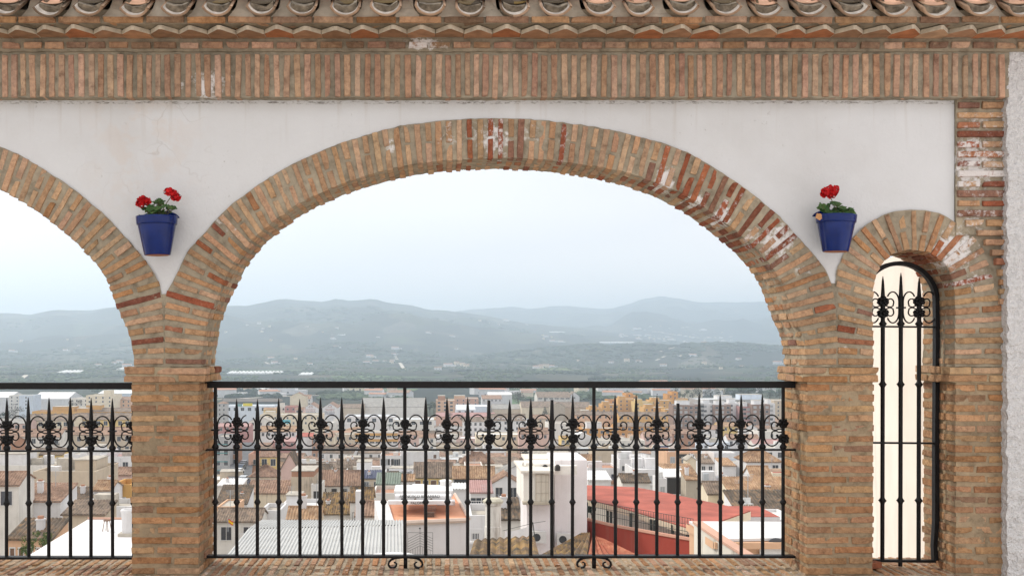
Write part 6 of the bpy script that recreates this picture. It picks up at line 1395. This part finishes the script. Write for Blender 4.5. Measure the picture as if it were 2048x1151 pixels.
# ---------------------------------------------------------------- trees
def foliage(mb, c, r, n, leafr, sc=(1,1,1)):
    for _ in range(n):
        d = Vector((random.gauss(0,1),random.gauss(0,1),random.gauss(0,1))).normalized(); q = random.uniform(.45,1.05)*(1+.25*noise.noise(d*2+c*.7)); p = c+Vector((d.x*r*sc[0]*q, d.y*r*sc[1]*q, d.z*r*sc[2]*q))
        nr = Vector((random.gauss(0,1),random.gauss(0,1),random.gauss(.4,1))).normalized(); a = nr.orthogonal().normalized(); b = nr.cross(a); s = leafr*random.uniform(.6,1.4)
        mb.add([p+a*s, p+b*s*.6, p-a*s, p-b*s*.6], [(0,1,2,3)])
L_dark = mat_leaf('dark_tree_leaf', (.010,.022,.012), (.035,.055,.025), .8); L_mid = mat_leaf('green_tree_leaf', (.022,.045,.015), (.07,.10,.035), .8); L_lite = mat_leaf('light_tree_leaf', (.05,.085,.02), (.13,.17,.05), .8); L_grey = mat_leaf('bare_twig_leaf', (.07,.065,.055), (.15,.14,.12), .9); L_olive = mat_leaf('olive_leaf', (.07,.08,.025), (.17,.16,.05), .8)
M_bark = mat_flat('tree_bark', (.09,.065,.045), .95, .3, 4)
def tree(px, pyT, pyB, D_, lm, kind, label, w=None, group='trees about the town'):
    b = P(px, pyB, D_); h = (pyB-pyT)*D_/F; root = thing('cypress_tree' if kind == 'cone' else 'palm_tree' if kind == 'palm' else 'leafy_tree', label, 'tree', b, random.uniform(0,6), group)
    mb = MB(); mb.tube([(0,0,-1),(h*.02,0,h*.3),(h*.0,h*.02,h*.6)], [h*.035,h*.025,h*.012], 7)
    for k in range(5): t = random.uniform(0,6.28); mb.tube([(0,0,h*.3),(math.cos(t)*h*.14,math.sin(t)*h*.14,h*.58)], [h*.014,h*.005], 5)
    mb.build('trunk', M_bark, root, True); mb = MB(); W_ = (w*D_/F/2) if w else h*.42
    if kind == 'cone':
        for k in range(9): t = k/9; foliage(mb, Vector((random.gauss(0,W_*.08),random.gauss(0,W_*.08),h*(.12+.84*t))), W_*(1.0-t*.92), int(70*(1-t))+12, h*.035)
    elif kind == 'palm':
        for k in range(16):
            t = 6.28*k/16+random.uniform(-.2,.2); L_ = W_*random.uniform(.8,1.1); pts = [Vector((math.cos(t)*L_*u, math.sin(t)*L_*u, h*.72+L_*(.55*u-.85*u*u))) for u in np.linspace(0,1,6)]
            for p0, p1 in zip(pts[:-1], pts[1:]): sd_ = Vector((-math.sin(t),math.cos(t),0))*L_*.07; mb.add([p0-sd_,p0+sd_,p1+sd_,p1-sd_],[(0,1,2,3)])
    else:
        for k in range(10):
            d = Vector((random.gauss(0,.5),random.gauss(0,.5),random.uniform(-.32,.42))); foliage(mb, Vector((d.x*W_,d.y*W_,h*(.6+d.z*.75))), W_*random.uniform(.35,.6), 75, max(h*.028,.05), (1,1,.85))
    mb.build('crown', lm, root); return root
TR = [(1090,792,806,1000,L_dark,'cone','small dark cypress against the long white warehouse',7),(1090,810,836,800,L_dark,'cone','large dark cypress in front of the cream panelled warehouse',17),
 (1036,782,812,1060,L_grey,'round','bare grey spreading tree left of the long white warehouse',28),(1186,786,808,1000,L_dark,'round','dark round tree beside the ochre estate',24),(774,786,800,1150,L_dark,'round','dark bushy tree among far white sheds',16),
 (868,800,824,950,L_mid,'round','green tree left of the peach brick flats',14),(860,806,826,930,L_dark,'round','dark tree right of the huge grey warehouse',10),(1050,896,930,300,L_dark,'round','tall dark tree behind the white tower',22),
 (1080,899,920,310,L_olive,'round','olive green tree crown right of the tall dark tree',40),(1105,900,920,312,L_lite,'round','light olive tree crown farthest right behind the white tower',30),
 (1183,1004,1040,66,L_dark,'round','dark green bush beside the red pavilion roof',15),(54,1070,1125,66,L_lite,'round','pale green leafy tree below the dark tiled house',44),(84,1062,1112,60,L_lite,'round','pale green young tree next to the white terrace edge',40),
 (1412,990,1006,128,L_mid,'round','small green bush under the big red roof edge',16),(1496,952,968,160,L_mid,'round','dark green bush above the wide orange tiled roof',18),(801,940,958,235,L_mid,'round','green shrub beside the yellow fronted row',14),(820,940,962,236,L_grey,'round','bare dark shrub beside the yellow fronted row',14),
 (900,826,845,700,L_dark,'round','dark round tree under the salmon hall, first of two',14),(925,828,846,690,L_dark,'round','dark round tree under the salmon hall, second of two',14),(30,812,846,760,L_grey,'round','bare grey tree at the left photo edge',30),(150,800,824,720,L_grey,'round','bare grey tree before the off-white apartment slab',24),(12,816,850,700,L_dark,'round','dark tree at the left photo edge',22),
 (780,844,860,580,L_dark,'palm','palm tree above the striped school',20),(30,802,822,900,L_dark,'palm','palm tree before the pale blue-grey tower block',10),(556,890,905,420,L_mid,'round','green tree behind the ornate yellow villa',14),(640,848,862,600,L_mid,'palm','small palm behind the cream block',10)]
for a,b,c,d,e_,f_,g_,w in TR: tree(a,b,c,d,e_,f_,g_,w)
for i in range(13):
    px = 1352+i*17+random.uniform(-4,4); tree(px, 776+random.uniform(-3,3), 799, 1010+random.uniform(-40,60), random.choice([L_dark,L_dark,L_mid]), 'round', 'dark tree in the belt behind the row of flats, %s from the ochre estate' % ORD[i], random.uniform(18,28), 'belt of dark trees behind the flats')
# ---------------------------------------------------------------- the valley: orchards, greenhouses, farmhouses, villages
mb = MB()
for _ in range(13000):
    px = random.uniform(-30,1600); py = random.uniform(727,800); 
    if 262 < px < 415: continue
    d = Dground(py); p = on_land(px, d)
    if noise.noise(Vector((p.x*.006,p.y*.003,1.7))) < -.05: continue
    if d < 1050 and random.random() < .6: continue
    r = random.uniform(1.8,3.6); mb.blob(p+Vector((0,0,r*.5)), r*1.25, 0, (1.5,1.3,.75), .25)
tag(mb.build('orchard_trees', L_mid, None), 'dark green orchards spread over the valley floor', 'orchard', kind='stuff')
mb = MB()
for _ in range(5200):
    px = random.uniform(-30,1600); d = 3500*(7000/3500)**random.random()
    if 262 < px < 415: continue
    p = on_land(px, d); k = noise.noise(Vector((p.x*.0016,p.y*.0011,8.7)))
    if k < .02: continue
    r = random.uniform(6,13)*(.6+k); mb.blob(p+Vector((0,0,r*.15)), r*1.2, 0, (1.8,1.4,.6), .3)
tag(mb.build('woodland', L_dark, None), 'dark scrub and woodland clumped over the hazy hillsides', 'woodland', kind='stuff')
def FD(px, py): return Dland(px, py, 700.0) or Dground(py)
for (a0,a1,p0,p1,colr,nm) in ((668,800,753,759,(.10,.17,.045),'field'),(800,900,754,757,(.075,.115,.045),'field'),(640,720,786,797,(.085,.15,.045),'field'),(690,830,779,785,(.10,.16,.05),'field'),(440,560,799,806,(.14,.105,.075),'field'),(1070,1140,738,742,(.15,.19,.05),'field'),(985,1070,720,724,(.13,.15,.06),'field'),(1000,1040,800,812,(.08,.16,.04),'field'),(1110,1170,806,812,(.08,.15,.04),'field'),(1350,1470,733,738,(.10,.12,.06),'field'),(440,600,740,743,(.09,.13,.055),'field'),(60,200,748,752,(.10,.13,.06),'field')):
    mb2 = MB(); mb2.grid(lambda u,v: on_land(a0+(a1-a0)*u+6*math.sin(v*3+a0), FD(a0+(a1-a0)*u, p1+(p0-p1)*v))+Vector((0,0,1.5)), 20, 8); tag(mb2.build('field', mat_flat('field_crop', tuple(c_*.72 for c_ in colr), .95, .2, .02), None), kind='structure')
mb = MB()
for row, (py, a0, a1) in enumerate([(786,440,580),(789,640,720),(795,445,560),(776,800,1080),(768,440,700),(768,760,1100),(770,1150,1330),(760,1180,1400),(752,900,1200),(750,440,640),(757,0,250),(770,0,190),(742,1200,1560),(736,430,560),(728,1330,1500),(778,1330,1560),(775,600,760)]):
    px = a0
    while px < a1:
        d = Dground(py+random.uniform(-1,1)); p = on_land(px, d); r = random.uniform(2.4,4.4); mb.blob(p+Vector((0,0,r*.6)), r*1.2, 0, (1.3,1.2,.95), .25); px += random.uniform(2.2,4.5)*1.0
tag(mb.build('hedge_trees', L_dark, None), 'dark rows of trees between fields in the valley', 'tree rows', kind='stuff')
M_poly = mat_flat('greenhouse_plastic', (.72,.72,.70), .6, .08, .02)
GH = [(440,582,779,'longest greenhouse beside the left pier under the top rail'),(498,578,784,'greenhouse roof nearest the cream tower'),(566,640,776,'greenhouse roof behind the cream tower'),(452,560,748,'white greenhouse strip right of the left pier above the top rail'),(1140,1190,708,'pale plastic greenhouse on the hill spur'),(596,622,750,'small greenhouse low on the slope'),(1350,1372,716,'pale greenhouse below the hill crest'),(112,152,746,'long white greenhouse in the left arch'),(232,250,742,'short white greenhouse near the left pier'),(1200,1270,690,'thin greenhouse strip below the hillside village'),(1100,1130,666,'thin greenhouse strip high on the slope'),(662,690,672,'faint greenhouse high on the mountain')]
for a, b, py, lb in GH:
    d = Dland((a+b)/2, py) or 2500; n = max(3, int((b-a)*d/F/9)); p0 = on_land(a, d); root = thing('greenhouse', lb, 'greenhouse', p0, 0, 'white greenhouses in the valley'); w = (b-a)*d/F; mb = MB(); dp = 60
    for i in range(n):
        x0, x1 = w*i/n, w*(i+1)/n; prev = None
        pr = [(x0,0),(x0,3),(x0+(x1-x0)*.25,4.4),((x0+x1)/2,5),(x0+(x1-x0)*.75,4.4),(x1,3),(x1,0)]; k = len(pr); mb.add([(x,0,z-2) for x,z in pr]+[(x,dp,z+1) for x,z in pr], [tuple(range(k))]+[(q,k+q,k+q+1,q+1) for q in range(k-1)])
    mb.build('roof', M_poly, root)
farm_m = [wall_mat(C_['white'],.1), wall_mat(C_['cream'],.1), R_tile]
def farm_proto(w, d, h, wm, two):
    mb = MB(); mb.box(-w/2,w/2,0,d,-3,h,0); mb.add([(-w/2-.3,-.4,h),(w/2+.3,-.4,h),(w/2+.3,d/2,h+1.6),(-w/2-.3,d/2,h+1.6),(w/2+.3,d+.4,h),(-w/2-.3,d+.4,h)], [(0,1,2,3),(3,2,4,5)], 1); mb.add([(-w/2,0,h),(-w/2,d,h),(-w/2,d/2,h+1.5)],[(0,2,1)]); mb.add([(w/2,0,h),(w/2,d,h),(w/2,d/2,h+1.5)],[(0,1,2)])
    if two: mb.box(w/2,w*.95,1,d*.8,-3,h*.6,0)
    for x in (-w*.25,w*.2): mb.box(x-.6,x+.6,-.04,.02,1.0,2.3,2)
    return mb.mesh('farmhouse', [wm, R_tile if not two else R_terr, M_glass])
FP = [farm_proto(14,9,4,farm_m[0],False), farm_proto(20,10,6,farm_m[0],True), farm_proto(11,9,6,farm_m[1],False)]
def farm(px, py, lab, group, sc=1.0, lo=900.0):
    d = Dland(px, py, lo)
    if d is None: return
    o = put('farmhouse', random.choice(FP), None, on_land(px, d)); o.scale = (sc*random.uniform(.8,1.3),)*3; o.rotation_euler.z = random.gauss(0,.3); tag(o, lab, 'farmhouse', group)
for _ in range(78):
    cl = random.choice([(500,660,60,9),(640,668,40,7),(900,668,90,10),(1080,680,60,8),(560,722,60,8),(760,722,40,8),(910,735,40,6),(1080,735,30,5),(1440,715,60,10),(1250,722,120,12),(700,690,160,14),(200,735,70,8),(100,690,90,22),(1000,650,60,8),(1500,735,60,8)])
    px = cl[0]+random.gauss(0,cl[2]*.6); py = cl[1]+random.gauss(0,cl[3]*.6)
    if 256 < px < 425 or px > 1572 or px < -10 or py < 630: continue
    farm(px, py, 'small pale farmhouse scattered on the hazy slopes', 'farmhouses on the slopes', random.uniform(.7,1.4), 1500)
for _ in range(95):
    t = random.random(); px = 1250+t*190+random.gauss(0,16); py = 667+t*14+random.gauss(0,5)
    farm(px, py, 'tiny white house of the hillside village', 'hillside village houses', random.uniform(.7,1.2), 2600)
for _ in range(60):
    px = random.uniform(425,1572); py = random.choice([random.uniform(779,792), random.uniform(784,800)])
    if 575 < px < 690 or 1075 < px < 1160 or 870 < px < 960: continue
    d = Dground(py); x_ = (px-CX)*d/F
    if hits(x_-12,x_+12,d-6,d+12,2): continue
    farm(px, py, 'small white house on the plain beyond the town', 'white houses on the plain', random.uniform(.9,1.8), 900)
for _ in range(30):
    px = random.uniform(1215,1440); py = random.uniform(781,787); farm(px, py, 'white house in the row behind the ochre estate', 'white row behind the ochre estate', random.uniform(1.2,2.0), 900)
# valley tracks
mb = MB()
for line in ([(1590-800,716),(796,722),(801,728),(808,739)],[(515,720),(526,724),(538,728)],[(430,801),(520,796),(600,793),(700,791),(800,790)],[(28,767),(40,760),(52,752),(66,745)],[(1320,706),(1335,700),(1350,696)],[(1312,722),(1330,716)]):
    for (a,b),(c,d_) in zip(line[:-1], line[1:]):
        p, q = on_land(a, Dland(a,b) or 3000), on_land(c, Dland(c,d_) or 3000); s_ = (q-p).cross(Vector((0,0,1))).normalized()*5; u = Vector((0,0,1.2)); mb.quad(p-s_+u, p+s_+u, q+s_+u, q-s_+u)
tag(mb.build('road', mat_flat('dirt_track',(.50,.45,.38),.95,.1,.05), None), kind='structure')
# ---------------------------------------------------------------- air
mb = MB(); mb.box(-24000, 30000, -60, 18200, -90, 640); m = bpy.data.materials.new('valley_haze'); m.use_nodes = True; n = m.node_tree.nodes; n.remove(n['Principled BSDF'])
pv = n.new('ShaderNodeVolumePrincipled'); pv.inputs['Color'].default_value = (.715,.85,.98,1); pv.inputs['Density'].default_value = HAZE = 1.7e-4; pv.inputs['Anisotropy'].default_value = .4
m.node_tree.links.new(pv.outputs['Volume'], n['Material Output'].inputs['Volume']); tag(mb.build('haze', m, None), kind='stuff')
